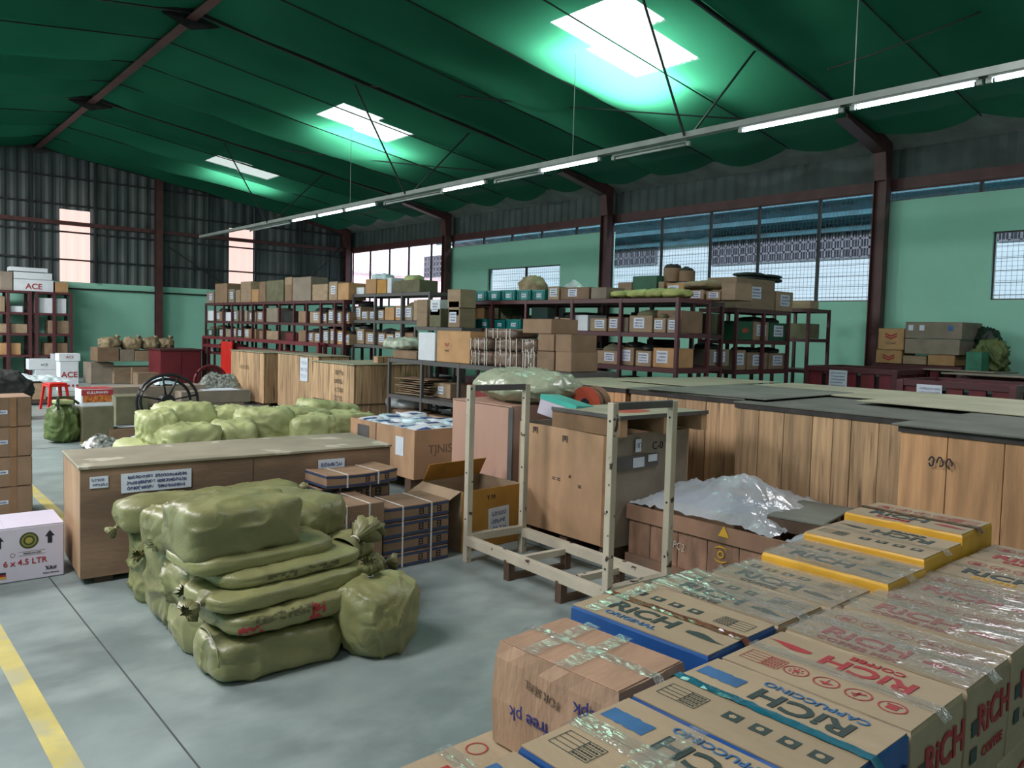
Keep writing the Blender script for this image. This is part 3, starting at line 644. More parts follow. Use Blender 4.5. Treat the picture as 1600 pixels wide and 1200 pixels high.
def side_print(t, sx, sy, h, ink, x_side=False):
    """name and marks on the end that faces the viewer (-y)"""
    o = text('RiCH', .10, ink, t, (sx*.12, -sy/2-.0045, h*.62), (PI/2, 0, 0), squash=1.0, bold=.02)
    o = text('COFFEE', .034, ink, t, (sx*.12, -sy/2-.0045, h*.30), (PI/2, 0, 0), squash=1.2, bold=.01)
    g = MB().box(-.02, .02, -.0005, .0005, -.018, .018); q = g.build('symbol', PGRN, t); q.location = (-sx*.32, -sy/2-.0045, h*.60)
    q = MB().box(-.02, .02, -.0005, .0005, -.018, .018).build('symbol', PGRN, t); q.location = (-sx*.32, -sy/2-.0045, h*.35)

def coffee(label, x0, x1, y0, y1, z0, z1, ink=PGRN, sub='COFFEE', subink=None, rr=PRED, side=None, tape=CLEAR, tw=.05, flip=False, rz=0, cross=False, seed=1, prints=True, wrap=False, tilt_=0, sidep=True, blue=False):
    cx, cy = (x0+x1)/2, (y0+y1)/2; sx, sy, h = x1-x0-.006, y1-y0-.008, z1-z0
    t = thing('coffee_carton', label, 'box', (cx, cy, z0), rz, 'printed coffee cartons in the foreground stack' if prints else 'coffee cartons of the lower layers')
    t.rotation_euler = (0, tilt_, rz)
    r = random.Random(seed)
    # body with slightly crushed upper edges
    n = 8; vs = []; fs = []
    def rim(z, inset, jit): 
        pts = []
        for k in range(4*n):
            s_, q = divmod(k, n); q /= n
            x, y = [(-1+2*q, -1), (1, -1+2*q), (1-2*q, 1), (-1, 1-2*q)][s_]
            pts.append((x*(sx/2-inset)+r.uniform(-jit, jit), y*(sy/2-inset)+r.uniform(-jit, jit), z+r.uniform(-jit, jit)))
        return pts
    rings = [rim(0, .002, 0), rim(h*.5, -.003, .001), rim(h-.012, 0, .001), rim(h-.003, .004, .0015)]
    for q in rings: vs += q
    N_ = 4*n
    for k in range(3): fs += [(k*N_+i, k*N_+(i+1) % N_, (k+1)*N_+(i+1) % N_, (k+1)*N_+i) for i in range(N_)]
    fs += [tuple(range(N_))[::-1], tuple(range(3*N_, 4*N_))]
    mats = [COFF, side or COFF]; b = MB(); b.add(vs, fs)
    if side: b.mi = [1 if f_ < 3*N_ else 0 for f_ in range(len(b.f))]
    b.build('body', mats, t)
    for s_ in (-1, 1):
        b = MB(); m_ = 10; xs = (0.0018*s_, (sx/2-.003)*s_); v2 = []
        for i in range(m_+1):
            y = -sy/2+.003+(sy-.006)*i/m_
            v2 += [(xs[0], y, h-.001), (xs[0], y, h), (xs[1], y, h-.004), (xs[1], y, h-.0005-.001*r.random())]
        f2 = []
        for i in range(m_): f2 += [(4*i+1, 4*i+3, 4*i+7, 4*i+5), (4*i, 4*i+4, 4*i+6, 4*i+2), (4*i, 4*i+1, 4*i+5, 4*i+4), (4*i+2, 4*i+6, 4*i+7, 4*i+3)]
        f2 += [(0, 2, 3, 1), (4*m_, 4*m_+1, 4*m_+3, 4*m_+2)]
        b.add(v2, f2).build('flap', COFF, t)
    if prints: print_top(t, sx, sy, h, flip, ink, sub, subink or ink, rr, blue)
    if prints or sidep: side_print(t, sx, sy, h, PRED if not side else INK)
    if prints: shine_tape(t, sx, sy, h, tape, tw, seed, cross)
    if wrap:
        vs = []; nx, ny = 10, 14
        for j in range(ny+1):
            for i in range(nx+1): vs.append((-sx/2+sx*i/nx, -sy/2+sy*j/ny, h+.004+.005*abs(noise.noise((i*.9+seed, j*.7, 2)))))
        fs = [(j*(nx+1)+i, j*(nx+1)+i+1, (j+1)*(nx+1)+i+1, (j+1)*(nx+1)+i) for j in range(ny) for i in range(nx)]
        MB().add(vs, fs).build('film_cover', CLEAR, t, smooth=True, recalc=False)
    return t
GX = [.655, .972, 1.305, 1.642, 1.942, 2.205, 2.50, 2.80, 3.165, 3.47]
# lower two layers
names_row = {0: 'front', 1: 'back'}
for L_ in range(2):
    z0 = .005+L_*.268; z1 = z0+.264
    for row, (y0, y1) in enumerate(((.625, 1.085), (1.10, 1.55))):
        for k in range(9):
            if row == 1 and (k == 0 and L_ == 0): continue
            if row == 1 and k < 1: continue
            top = (row == 1 and k == 1 and L_ == 1) 
            coffee(('tan coffee carton of the %s layer, %s from the left in the %s row' % (('floor', 'middle')[L_], ORD[k], names_row[row])),
                   GX[k], GX[k+1], y0, y1, z0, z1, seed=k+10*row+50*L_, prints=False, sidep=(row == 0), side=(PNAVY if (row == 0 and L_ == 1 and k in (6, 3)) else None))
# the carton whose top shows beside the plain brown one
t = coffee('tan coffee carton with red roundel, partly under the plain brown carton at its left', .91, 1.235, 1.10, 1.556, .541+.001, .545, prints=False, sidep=False) if False else None
for k_ in range(1):
    tt = [o for o in C.objects if o.get('label', '').startswith('tan coffee carton of the middle layer, second from the left in the back')][0]
    tt['label'] = 'tan coffee carton with a red roundel, under the plain brown carton, lowest in view'
    tt['group'] = 'printed coffee cartons in the foreground stack'
    text('RiCH', .105, PRED, tt, (-.075, .03, .265), (0, 0, -PI/2), squash=1.1, bold=.02)
    g = ring(.03); o = g.build('roundel', PRED, tt, recalc=False); o.location = (.07, .17, .2655)
    shine_tape(tt, .32, .45, .264, CLEAR, .05, 5)
z0 = .541
T = .805
# front row (nearest), left to right
coffee('tan coffee carton with blue print, cut by the bottom picture edge, left of green-glinting tape', .655, .965, .63, 1.08, z0, T-.002, PBLU, 'CAPPUCCINO', PBLU, PGRN, tape=TEALT, tw=.03, flip=True, seed=2, blue=True)
coffee('tan coffee carton with broad green-glinting tape cross, at the bottom picture edge', .975, 1.302, .625, 1.085, z0, T, PGRN, 'CAPPUCCINO', PBLU, PGRN, side=PNAVY, tape=CLEAR, tw=.06, flip=True, cross=(.03,), seed=3, blue=True)
coffee('tan coffee carton with turquoise tape and blue ends, black name and blue lettering', 1.308, 1.640, .622, 1.088, z0, T, PGRN, 'CAPPUCCINO', PBLU, PGRN, side=PNAVY, tape=TEALT, tw=.028, flip=True, seed=4, blue=True)
coffee('tan coffee carton with red name and four red roundels, right of the turquoise-taped one', 1.646, 1.938, .622, 1.088, z0, T-.003, PRED, 'COFFEE', PRED, PRED, tape=CLEAR, tw=.045, flip=True, seed=5, wrap=False)
coffee('tan coffee carton with upright red name and red cup, third right of turquoise-taped one', 1.945, 2.238, .62, 1.085, z0, T, PRED, 'COFFEE MIX', PRED, PRED, tape=CLEAR, tw=.05, seed=6, wrap=True)
coffee('tan coffee carton with red roundels beneath the brightest glare, fourth right of turquoise-taped one', 2.244, 2.55, .62, 1.07, z0, T+.004, PRED, 'COFFEE MIX', PRED, PRED, tape=CLEAR, tw=.05, seed=7, wrap=True)
coffee('tan coffee carton with red name behind the glare, at right picture edge', 2.556, 2.86, .61, 1.06, z0, T, PRED, '3 IN 1', PGRN, PRED, tape=CLEAR, tw=.05, seed=8, flip=False, wrap=True)
coffee('tan coffee carton with black squares, second farthest of the front row', 2.866, 3.16, .60, 1.05, z0, T+.003, PGRN, 'COFFEE', PYEL, PRED, tape=CLEAR, tw=.05, seed=9)
coffee('tan coffee carton with red name, farthest of the front row by the tall crates', 3.166, 3.47, .60, 1.05, z0, T, PRED, 'COFFEE', PRED, PRED, tape=CLEAR, tw=.05, seed=10)
# back row
coffee('tan coffee carton with long blue side, brown tape and black name', 1.612, 1.945, 1.10, 1.575, z0, T+.002, PGRN, 'ORIGINAL', PBLU, PGRN, side=PNAVY, tape=BRNT, tw=.03, seed=11, rz=R(1.5), cross=(.17,))
coffee('tan coffee carton with black roundels, between blue-sided one and shiny wrapped one', 1.952, 2.205, 1.10, 1.56, z0, T, PGRN, 'COFFEE', PGRN, PGRN, tape=CLEAR, tw=.05, seed=12, wrap=True)
coffee('tan coffee carton under shiny crumpled film, left of the yellow-sided cartons', 2.212, 2.478, 1.08, 1.51, z0, T, PGRN, 'COFFEE', PGRN, PGRN, tape=CLEAR, tw=.05, seed=13, wrap=True)
coffee('nearest of the three yellow-sided coffee cartons, black name on top', 2.492, 2.785, 1.035, 1.49, z0, T+.028, PGRN, 'COFFEE', PYEL, PGRN, side=PYSIDE, tape=CLEAR, tw=.05, seed=14, wrap=True)
coffee('middle one of the three yellow-sided coffee cartons', 2.80, 3.15, 1.05, 1.50, z0, T+.052, PGRN, 'COFFEE', PGRN, PGRN, side=PYSIDE, tape=CLEAR, tw=.05, seed=15, flip=True)
coffee('farthest of the three yellow-sided coffee cartons, nearest the tall crates', 3.17, 3.49, 1.06, 1.52, z0, T+.078, PGRN, 'COFFEE', PRED, PRED, side=PYSIDE, tape=BRNT, tw=.04, seed=16)
# plain brown carton with handwriting
t = thing('cardboard_box', 'plain brown cardboard box with blue handwriting and glinting tape cross, standing beside the coffee cartons', 'box', (1.405, 1.302, z0+.002), R(3.5))
sx, sy, h = .265, .40, .262
b = MB(); n = 8; vs = []; r = random.Random(3)
rings = []
for (zz, ins, j_) in ((0, 0, 0), (h*.45, -.006, .002), (h*.85, -.001, .003), (h, .008, .003)):
    q_ = []
    for k in range(4*n):
        s_, q = divmod(k, n); q /= n
        x, y = [(-1+2*q, -1), (1, -1+2*q), (1-2*q, 1), (-1, 1-2*q)][s_]
        q_.append((x*(sx/2-ins)+r.uniform(-j_, j_), y*(sy/2-ins)+r.uniform(-j_, j_), zz))
    vs += q_
N_ = 4*n; fs = []
for k in range(3): fs += [(k*N_+i, k*N_+(i+1) % N_, (k+1)*N_+(i+1) % N_, (k+1)*N_+i) for i in range(N_)]
fs += [tuple(range(N_))[::-1], tuple(range(3*N_, 4*N_))]
b.add(vs, fs).build('body', PLAIN, t)
for s_ in (-1, 1):
    fl = MB().box(min(.002*s_, (sx/2-.01)*s_), max(.002*s_, (sx/2-.01)*s_), -sy/2+.012, sy/2-.012, h, h+.003).build('flap', PLAIN, t, bevel=.001)
shine_tape(t, sx, sy, h+.003, CLEAR, .035, 21, cross=(-.02, .09))
# handwriting upside-down on the long left side
for s, z, y, sz in (('1epk', .19, -.12, .050), ('free pk', .105, .07, .048), ('for', .06, -.03, .035)):
    o = text(s, sz, INKB, t, (-sx/2-.007, y, z), (PI/2, PI, -PI/2), name='handwriting', squash=.95)
o = text('FOR SEAL', .03, FADED, t, (-sx/2-.006, .03, .185), (PI/2, PI+.15, -PI/2), name='faded_print', squash=.9)

# ------------------------------------------------------------------ sacks
def sack_mesh(sx, sy, sz, seed, p=4.0, wr=.05, N=16, taper=0.0, droop=0.0, flat=True, freq=1.0):
    vs = []; fs = []; idx = {}
    def V(x, y, z):
        k = (round(x, 5), round(y, 5), round(z, 5))
        if k in idx: return idx[k]
        l = (abs(x)**p+abs(y)**p+abs(z)**p)**(1/p); d = Vector((x, y, z))/l
        q = Vector((d.x*sx/2, d.y*sy/2, d.z*sz/2)); nrm = Vector((d.x/sx, d.y/sy, d.z/sz)).normalized()
        s_ = Vector((q.x*3.2*freq+seed*7.3, q.y*3.2*freq, q.z*3.2*freq))
        n1 = noise.noise(s_); n2 = 1-abs(noise.noise(s_*2.3+Vector((5, 1, 3)))*2); n3 = .5
        m_ = min(sx, sy, sz)
        q += nrm*(m_*(.13*n1 + wr*.9*(n2-.5)))
        wv = Vector((noise.noise(s_*.8+Vector((9, 0, 0))), noise.noise(s_*.8+Vector((0, 9, 0))), noise.noise(s_*.8+Vector((0, 0, 9)))))*.9
        r1 = abs(noise.noise(s_*1.5+wv)); r2 = abs(noise.noise((s_+wv*.6)*3.4+Vector((3, 3, 3))))
        q += nrm*m_*wr*(1.2*math.exp(-r1*14)-.5*math.exp(-r2*12))
        if taper: q.y *= 1-taper*(q.x/sx+.5); q.z *= 1-taper*.6*(q.x/sx+.5)
        if droop: q.z -= droop*(abs(q.x)/(sx/2))**2*sz
        if flat: q.z = max(q.z, -sz/2+.01*noise.noise(s_*3))
        idx[k] = len(vs); vs.append(tuple(q)); return idx[k]
    for ax in range(3):
        for sg in (-1, 1):
            for i in range(N):
                for j in range(N):
                    q = []
                    for (a_, b_2) in ((i, j), (i+1, j), (i+1, j+1), (i, j+1)):
                        u, v_ = math.tan((a_/N*2-1)*PI/4), math.tan((b_2/N*2-1)*PI/4); c = [0, 0, 0]; c[ax] = sg; c[(ax+1) % 3] = u; c[(ax+2) % 3] = v_
                        q.append(V(*c))
                    fs.append(tuple(q if sg > 0 else q[::-1]))
    return MB().add(vs, fs)
def tuft(t, loc, d, s_, m, seed, rope=True):
    """gathered, tied end of a sack"""
    r = random.Random(seed); d = Vector(d).normalized(); u = Vector((0, 0, 1)) if abs(d.z) < .9 else Vector((1, 0, 0)); x = d.cross(u).normalized(); y = x.cross(d)
    vs = []; n = 26; prof = ((-.5, .75), (-.15, .45), (.1, .16), (.25, .15), (.5, .42), (.8, .62), (1.0, .5))
    ph = [r.uniform(.75, 1.3) for _ in range(n)]
    for k, (z, rad) in enumerate(prof):
        for j in range(n):
            a_ = 2*PI*j/n; q = 1+(.28 if j % 2 else -.28)*min(1, k*.4); q *= ph[j] if k > 3 else 1
            vs.append(Vector(loc) + d*s_*(z+(.25*(ph[j]-1) if k == 6 else 0)) + (x*math.cos(a_)+y*math.sin(a_)*.75)*s_*rad*q)
    fs = [(i*n+j, i*n+(j+1) % n, (i+1)*n+(j+1) % n, (i+1)*n+j) for i in range(len(prof)-1) for j in range(n)]
    MB().add(vs, fs).build('tied_neck', m, t, smooth=True)
    if rope:
        c_ = Vector(loc)+d*s_*.17; pts = [c_ + (x*math.cos(q*2*PI/10)+y*math.sin(q*2*PI/10)*.75)*s_*.21 for q in range(10)]
        MB().tube(pts, s_*.035, 5, closed=True).build('string', STRAP, t, smooth=True)
HZ = .83
def sack(label, c, dims, rz=0, seed=1, m=None, p=4.0, wr=.05, tilt=(0, 0), neck=None, group='olive woven sacks heaped by the long crate', cat='sack', name='woven_sack', taper=0, seam=False, N=30, droop=0, freq=1.0, prt=None):
    if group.startswith('olive'): c = (c[0]+.02, c[1]-(.10 if 'round' not in label else .07), c[2]*HZ); dims = (dims[0], dims[1], dims[2]*HZ)
    t = thing(name, label, cat, (c[0], c[1], c[2]-dims[2]/2), rz, group)
    o = sack_mesh(*dims, seed, p, wr, N, taper, droop, freq=freq).build('cover', m or SACK, t, smooth=True, recalc=False); o.location = (0, 0, dims[2]/2); o.rotation_euler = (tilt[0], tilt[1], 0)
    if neck: 
        for nk in (neck if isinstance(neck, list) else [neck]): tuft(t, nk[0], nk[1], nk[2], m or SACK, seed)
    if seam:
        n = 14; pts = [(dims[0]*seam*1.0, -dims[1]/2*1.02*math.cos(PI*i/n), dims[2]/2+dims[2]/2*1.04*math.sin(PI*i/n)) for i in range(n+1)]
        MB().tube([(x, y*(1 if abs(y) < dims[1]*.45 else .96), z) for x, y, z in pts], .004, 5).build('seam', m or SACK, t, smooth=True)
    if prt: prt(t)
    return t
def decal(t, name, m, cond):
    """print lying on a sack: the patches of its surface picked by cond, lifted a millimetre"""
    o = [c for c in t.children if c.name.startswith('cover')][0]; me = o.data; b = MB()
    for f in me.polygons:
        c = f.center
        if f.normal.y < -.5 and cond(c): b.add([me.vertices[i].co + f.normal*.0015 for i in f.vertices], [(0, 1, 2, 3)])
    if b.v:
        q = b.build(name, m, t, recalc=False); q.location = o.location; q['kind'] = 'stuff'
def redmarks(t):
    decal(t, 'red_stamp', PRED, lambda c: (abs(c.x-.04) < .045 and abs(c.z) < .035 and noise.noise(c*60) > -.15) or (abs(c.x+.28) < .05 and c.z < -.0 and noise.noise(c*50) > -.1) or (abs(c.x-.34) < .025 and abs(c.z) < .03 and noise.noise(c*60) > -.1))
    decal(t, 'faded_print', FADEG, lambda c: abs(c.x+.12) < .16 and abs(c.z-.02) < .02 and noise.noise(c*70) > .05)
def blackmarks(t):
    decal(t, 'faded_print', FADEG, lambda c: abs(c.x) < .2 and abs(c.z) < .015 and noise.noise(c*70) > .1)
FADEG = mat('faded_green_print', (.11, .11, .05), .6)
# the heap: front stack of flat sacks, bottom to top
sack('fat olive sack lying at the bottom of the heap front, on the floor', (1.50, 3.56, .125), (.62, .36, .25), R(-4), 1, p=5, wr=.045, neck=None, seam=-.46)
sack('flat olive sack with red stamps, second from the floor at the heap front', (1.60, 3.62, .315), (.74, .46, .13), R(5), 2, p=5, wr=.06, prt=redmarks, N=44)
sack('long flat olive sack third from the floor at the heap front', (1.60, 3.66, .425), (.86, .44, .11), R(7), 3, p=5, wr=.05, neck=((-.44, -.06, .05), (-1, -.3, -.2), .08))
sack('thin olive sack with faded print, fourth from the floor at the heap front', (1.62, 3.70, .52), (.76, .42, .10), R(6), 4, p=4.5, wr=.06, prt=blackmarks, neck=((.42, 0, .06), (1, .2, .5), .13))
sack('soft olive sack directly beneath the big boxy one', (1.50, 3.78, .60), (.74, .46, .10), R(4), 5, p=4.5, wr=.05)
sack('big boxy olive sack topping the front of the heap', (1.40, 3.80, .765), (.54, .44, .29), R(4), 6, p=7, wr=.05, neck=((.24, -.12, .02), (.6, -.7, -.6), .05), freq=.8)
# left flank along the aisle
sack('squat olive sack on the floor at the heap corner behind the fat one', (1.37, 3.98, .12), (.30, .46, .24), R(3), 7, p=4.5, wr=.06)
sack('tall olive sack leaning on the heap flank, nearer of two', (1.36, 4.40, .27), (.28, .44, .54), R(-3), 8, p=4, wr=.06, neck=((-.12, -.14, .44), (-.6, -.6, .5), .07))
sack('tall olive sack leaning on the heap flank, farther of two', (1.37, 4.82, .24), (.30, .36, .48), R(2), 9, p=3.6, wr=.06, neck=((-.13, -.16, .30), (-.8, -.5, .2), .06))
sack('crumpled olive sack hanging between the flank sacks and the boxy top one', (1.33, 4.02, .36), (.26, .40, .26), R(6), 10, p=3, wr=.10, neck=((-.10, -.16, .16), (-.7, -.6, -.2), .08))
sack('olive sack standing upright left of the boxy top one', (1.30, 4.30, .63), (.27, .34, .25), R(12), 11, p=5, wr=.05, neck=((-.05, -.2, .02), (-.2, -.7, -.7), .07))
sack('long pale-topped olive sack across the back left of the heap', (1.50, 4.84, .585), (.70, .34, .22), R(-4), 12, p=5, wr=.045, neck=((-.34, 0, .03), (-1, .1, -.8), .06))
sack('olive sack with its white-tied end pointing right, at the heap back', (1.98, 4.86, .60), (.52, .30, .20), R(4), 13, p=4.5, wr=.05, neck=((.27, 0, .10), (1, -.1, .1), .07))
sack('broad olive sack with a stitched seam, top right of the heap', (1.86, 4.22, .64), (.50, .62, .28), R(10), 14, p=5, wr=.04, seam=-.2)
sack('olive sack beneath the stitched one at the heap right', (1.90, 4.18, .38), (.52, .60, .24), R(6), 15, p=4, wr=.06, neck=[((.28, .05, .16), (1, .3, .3), .09), ((.26, -.2, .10), (1, -.3, .1), .10)])
sack('olive sack on the floor at the heap right', (1.95, 4.15, .13), (.56, .66, .25), R(3), 16, p=4.5, wr=.05)
sack('olive sack on the floor in the middle of the heap', (1.72, 4.75, .20), (.5, .5, .4), R(3), 17, p=5, wr=.04)
sack('green knotted sack end bulging right of the flat sacks', (2.10, 3.92, .46), (.24, .26, .16), R(20), 18, p=2.4, wr=.10, neck=((.12, -.02, .10), (1, -.1, .5), .11))
sack('small knotted olive sack below the green knotted end', (2.16, 3.88, .31), (.26, .26, .15), R(-10), 19, p=2.6, wr=.10, neck=((.12, -.04, .08), (1, -.3, .1), .08))
# the round one by itself
t = sack('round olive sack with tied top, standing alone right of the heap', (2.01, 3.42, .205), (.42, .40, .42), R(10), 20, p=3.0, wr=.05, neck=((-.04, 0, .35), (-.25, -.1, 1), .085), seam=.14)

# ------------------------------------------------------------------ strapped printed cartons right of the heap
def strapped(label, x0, x1, y0, y1, z0, z1, stripe=True, group='flat strapped cartons beside the sack heap', m=CARD2, bow=0.0, rz=0, big=False):
    cx, cy = (x0+x1)/2, (y0+y1)/2; sx, sy, h = x1-x0, y1-y0, z1-z0-.003
    t = thing('strapped_carton', label, 'box', (cx, cy, z0+.001), rz, group)
    n = 8; vs = []; fs = []
    for i in range(n+1):
        q = i/n*2-1; x = q*sx/2; bz = -bow*(1-q*q)
        for (y, z) in ((-sy/2, 0), (sy/2, 0), (sy/2, h), (-sy/2, h)): vs.append((x, y, z + (bz if z else bz*.6) + bow*.6))
    for i in range(n): fs += [tuple(4*i+a_ for a_ in (k, (k+1) % 4)) + tuple(4*i+4+a_ for a_ in ((k+1) % 4, k)) for k in range(4)]
    fs += [(3, 2, 1, 0), (4*n, 4*n+1, 4*n+2, 4*n+3)]
    MB().add(vs, fs).build('body', m, t, bevel=.004)
    def zz(x, z): q = x/(sx/2); return z - bow*(1-q*q)*(1 if z > h*.5 else .6) + bow*.6
    if stripe:
        for za in (h*.14, h*.84):
            b = MB()
            for i in range(n): 
                xa, xb = -sx/2+sx*i/n, -sx/2+sx*(i+1)/n
                b.add([(xa, -sy/2-.001, zz(xa, za)-h*.09), (xb, -sy/2-.001, zz(xb, za)-h*.09), (xb, -sy/2-.001, zz(xb, za)+h*.09), (xa, -sy/2-.001, zz(xa, za)+h*.09)], [(0, 1, 2, 3)])
            for i in range(1): b.add([(-sx/2-.001, -sy/2, zz(-sx/2, za)-h*.09), (-sx/2-.001, sy/2, zz(-sx/2, za)-h*.09), (-sx/2-.001, sy/2, zz(-sx/2, za)+h*.09), (-sx/2-.001, -sy/2, zz(-sx/2, za)+h*.09)], [(0, 1, 2, 3)])
            b.build('blue_stripe', mat_navy, t, recalc=False)
        b = MB(); r = random.Random(int(x0*100+z0*1000))
        for k in range(3):
            xc = sx*(.10+.14*k)-.02; s_ = h*.36
            for q in (-.5, 0, .5): b.box(xc-s_/2, xc+s_/2, -sy/2-.0015, -sy/2-.0005, zz(xc, h*.5)+q*s_-s_*.09, zz(xc, h*.5)+q*s_+s_*.09)
            for q in (-.4, .4): b.box(xc+q*s_-s_*.09, xc+q*s_+s_*.09, -sy/2-.0015, -sy/2-.0005, zz(xc, h*.5)-s_*.6, zz(xc, h*.5)+s_*.6)
        o_ = b.build('characters', INK, t, recalc=False); o_['kind'] = 'stuff'
    for fx in (-.22, .22) if not big else (-.2, .22):
        b = MB(); x = sx*fx; w_ = .006
        b.box(x-w_, x+w_, -sy/2-.003, -sy/2-.0015, zz(x, 0), zz(x, h)+.002); b.box(x-w_, x+w_, -sy/2-.003, sy/2, zz(x, h)+.001, zz(x, h)+.003); b.build('strap', STRAP, t, recalc=False)
    if big:
        MB().box(-sx*.05, -sx*.002, -sy/2-.0012, -sy/2-.0002, h*.25, h*.55).build('blue_print', mat_navy, t)
        text('1 2 0', .07, mat_navy, t, (sx*.02, -sy/2-.0015, h*.4), (PI/2, 0, 0))
    return t
mat_navy = mat('navy_print', (0.03, 0.05, 0.11), 0.6, .1, 9)
for k in range(4):
    strapped('flat carton with blue stripes, %s from the floor in the stack right of the sacks' % ('lowest', 'second', 'third', 'uppermost')[k], 2.665, 3.19, 4.32, 4.68, .002+k*.104, .104+k*.104, bow=.004*(k == 3))
strapped('plain strapped brown carton on the floor behind the sacks', 2.30, 2.645, 4.30, 4.72, .002, .25, False, big=False)
strapped('strapped brown carton with white wrap on top, standing behind the sacks', 2.26, 2.65, 4.29, 4.72, .252, .475, False, big=True)
for k in range(4): strapped('narrow flat strapped carton at back by the crate, %s from the floor' % ('lowest', 'second', 'third', 'fourth')[k], 2.42, 2.95, 4.73, 5.0, .002+.125*k, .127+.125*k, k == 3)
strapped('sagging flat carton with blue stripes, topmost against the long crate', 2.42, 2.98, 4.66, 4.96, .504, .60, bow=.015, rz=R(2))

# ------------------------------------------------------------------ long dark crate with notices
lc = thing('long_crate', 'long low brown plywood crate with white notices, behind the sack heap', 'crate', (2.12, 5.42, 0), R(-4))
LX, LY, LH = 1.03, .36, .72
b = MB(); b.box(-LX, LX, -LY, -LY+.02, .04, LH-.02); b.build('front_panel', PLYD, lc)
MB().box(-LX, LX, LY-.02, LY, .04, LH-.02).build('back_panel', PLYD, lc)
for s_ in (-1, 1): MB().box(min(s_*LX, s_*(LX-.02)), max(s_*LX, s_*(LX-.02)), -LY+.021, LY-.021, .04, LH-.02).build('end_panel', PLY, lc)
MB().box(-LX-.01, LX+.01, -LY-.01, LY+.01, LH-.018, LH).build('lid', TOPS, lc, bevel=.003)
for x in (-.9, 0, .9): MB().box(x-.05, x+.05, -LY+.02, LY-.02, 0, .04).build('skid', DARKW, lc)
MB().box(-.005, .005, -LY-.001, -LY, .05, LH-.03).build('panel_joint', DARKW, lc)
def notice(par, x, z, wd, ht, rows, seed, y, rot=(0, 0, 0), th=.0035): return sheet_label(par, (x, y, z), rot, wd, ht, rows, seed, th=th)
notice(lc, -.93, .62, .10, .07, 2, 1, -LY-.004, th=.002)
notice(lc, -.70, .60, .22, .12, 3, 2, -LY-.004, (0, R(-1), 0)); notice(lc, -.52, .60, .24, .12, 3, 3, -LY-.006)
notice(lc, .56, .56, .20, .17, 3, 4, -LY-.004)

# ------------------------------------------------------------------ chipped cream steel stillage
fr = thing('steel_stillage', 'chipped cream-painted steel frame stillage standing empty on the floor', 'frame', (0, 0, 0))
# base rectangle and two end hoops; corners from floor marks
FL, BL = Vector((3.25, 4.18, 0)), Vector((3.72, 4.14, 0)); D_ = Vector((-.055, -1.34, 0)); FR2, BR2 = FL+D_, BL+D_
SH = 1.22
def post(p, nm): 
    b = MB(); b.bar(p+Vector((0, 0, 0)), p+Vector((0, 0, SH)), .045, .045); o = b.build('post', CREAM, fr, bevel=.003)
    for z in (.3, .62, 1.12): MB().tube([p+Vector((-.024, 0, z)), p+Vector((.024, 0, z))], .007, 8).build('bolt_hole', INK, o)
for p, nm in ((FL, ''), (BL, ''), (FR2, ''), (BR2, '')): post(p, nm)
up = Vector((0, 0, 1))
for p, q in ((FL, BL), (FR2, BR2)):
    MB().bar(p+up*(SH-.02), q+up*(SH-.02), .04).build('top_rail', GREYS, fr)
    MB().bar(p+up*.17, q+up*.17, .05).build('base_rail', CREAM, fr)
for p, q in ((FL, FR2), (BL, BR2)): MB().bar(p+up*.15, q+up*.15, .05, .06).build('base_rail', CREAM, fr)
for t_ in (.35, .72):
    MB().bar(FL.lerp(FR2, t_)+up*.12, BL.lerp(BR2, t_)+up*.12, .04).build('cross_member', CREAM, fr)
    for a_, c_ in ((FL, FR2), (BL, BR2)): q = a_.lerp(c_, t_); MB().bar(q, q+up*.13, .05).build('foot', DARKW, fr)
    MB().bar(FL.lerp(FR2, t_)+up*.02, BL.lerp(BR2, t_)+up*.02, .035).build('skid', DARKW, fr)

# plywood box behind the stillage with its white skirted lid tray
def panelbox(t, x0, x1, y0, y1, z0, z1, mx, my, mtop=None, base=True):
    cx, cy = t.location.x, t.location.y
    MB().box(x0-cx, x0-cx+.012, y0-cy, y1-cy, z0, z1).build('side_panel', mx, t)
    MB().box(x1-cx-.012, x1-cx, y0-cy, y1-cy, z0, z1).build('side_panel', mx, t)
    MB().box(x0-cx+.0121, x1-cx-.0121, y0-cy, y0-cy+.012, z0, z1).build('end_panel', my, t)
    MB().box(x0-cx+.0121, x1-cx-.0121, y1-cy-.012, y1-cy, z0, z1).build('end_panel', my, t)
    if base: MB().box(x0-cx+.0121, x1-cx-.0121, y0-cy+.0121, y1-cy-.0121, z0, z0+.02).build('base', my, t)
pb = thing('plywood_box', 'tall bare plywood box behind the cream steel frame, tape and labels on its end', 'crate', (4.4, 4.0, 0), R(0))
panelbox(pb, 3.97, 4.82, 3.52, 4.48, .12, .90, PLY, CARDG)
for y in (3.6, 4.0, 4.4): MB().box(-.40, .40, y-4.0-.04, y-4.0+.04, 0, .119).build('skid', DARKW, pb)
MB().box(3.962-4.4, 3.97-4.4, 3.515-4, 3.60-4, .12, .90).build('corner_tape', TANT, pb)
MB().box(3.96-4.4, 4.45-4.4, 3.508-4, 3.515-4, .66, .75).build('packing_tape', GREYS, pb)
sheet_label(pb, (-.17, -.495, .70), (0, 0, 0), .12, .07, 0, 1); sheet_label(pb, (-.02, -.496, .72), (0, 0, 0), .10, .05, 0, 1)
sheet_label(pb, (-.18, -.495, .82), (0, 0, 0), .06, .09, 1, 9)
for y, z in ((.30, .86), (-.02, .83)): text('[8]', .05, INK, pb, (-.434, y, z), (PI/2, 0, -PI/2), name='stencil')
for y, z, s in ((-.08, .55, '^'), (.06, .52, '= ='), (-.18, .50, '=')): text(s, .06, INK, pb, (-.434, y, z), (PI/2, 0, -PI/2), name='stencil')
text('C-0 Y B', .08, INK, pb, (.12, -.482, .80), (PI/2, 0, 0), name='stencil')
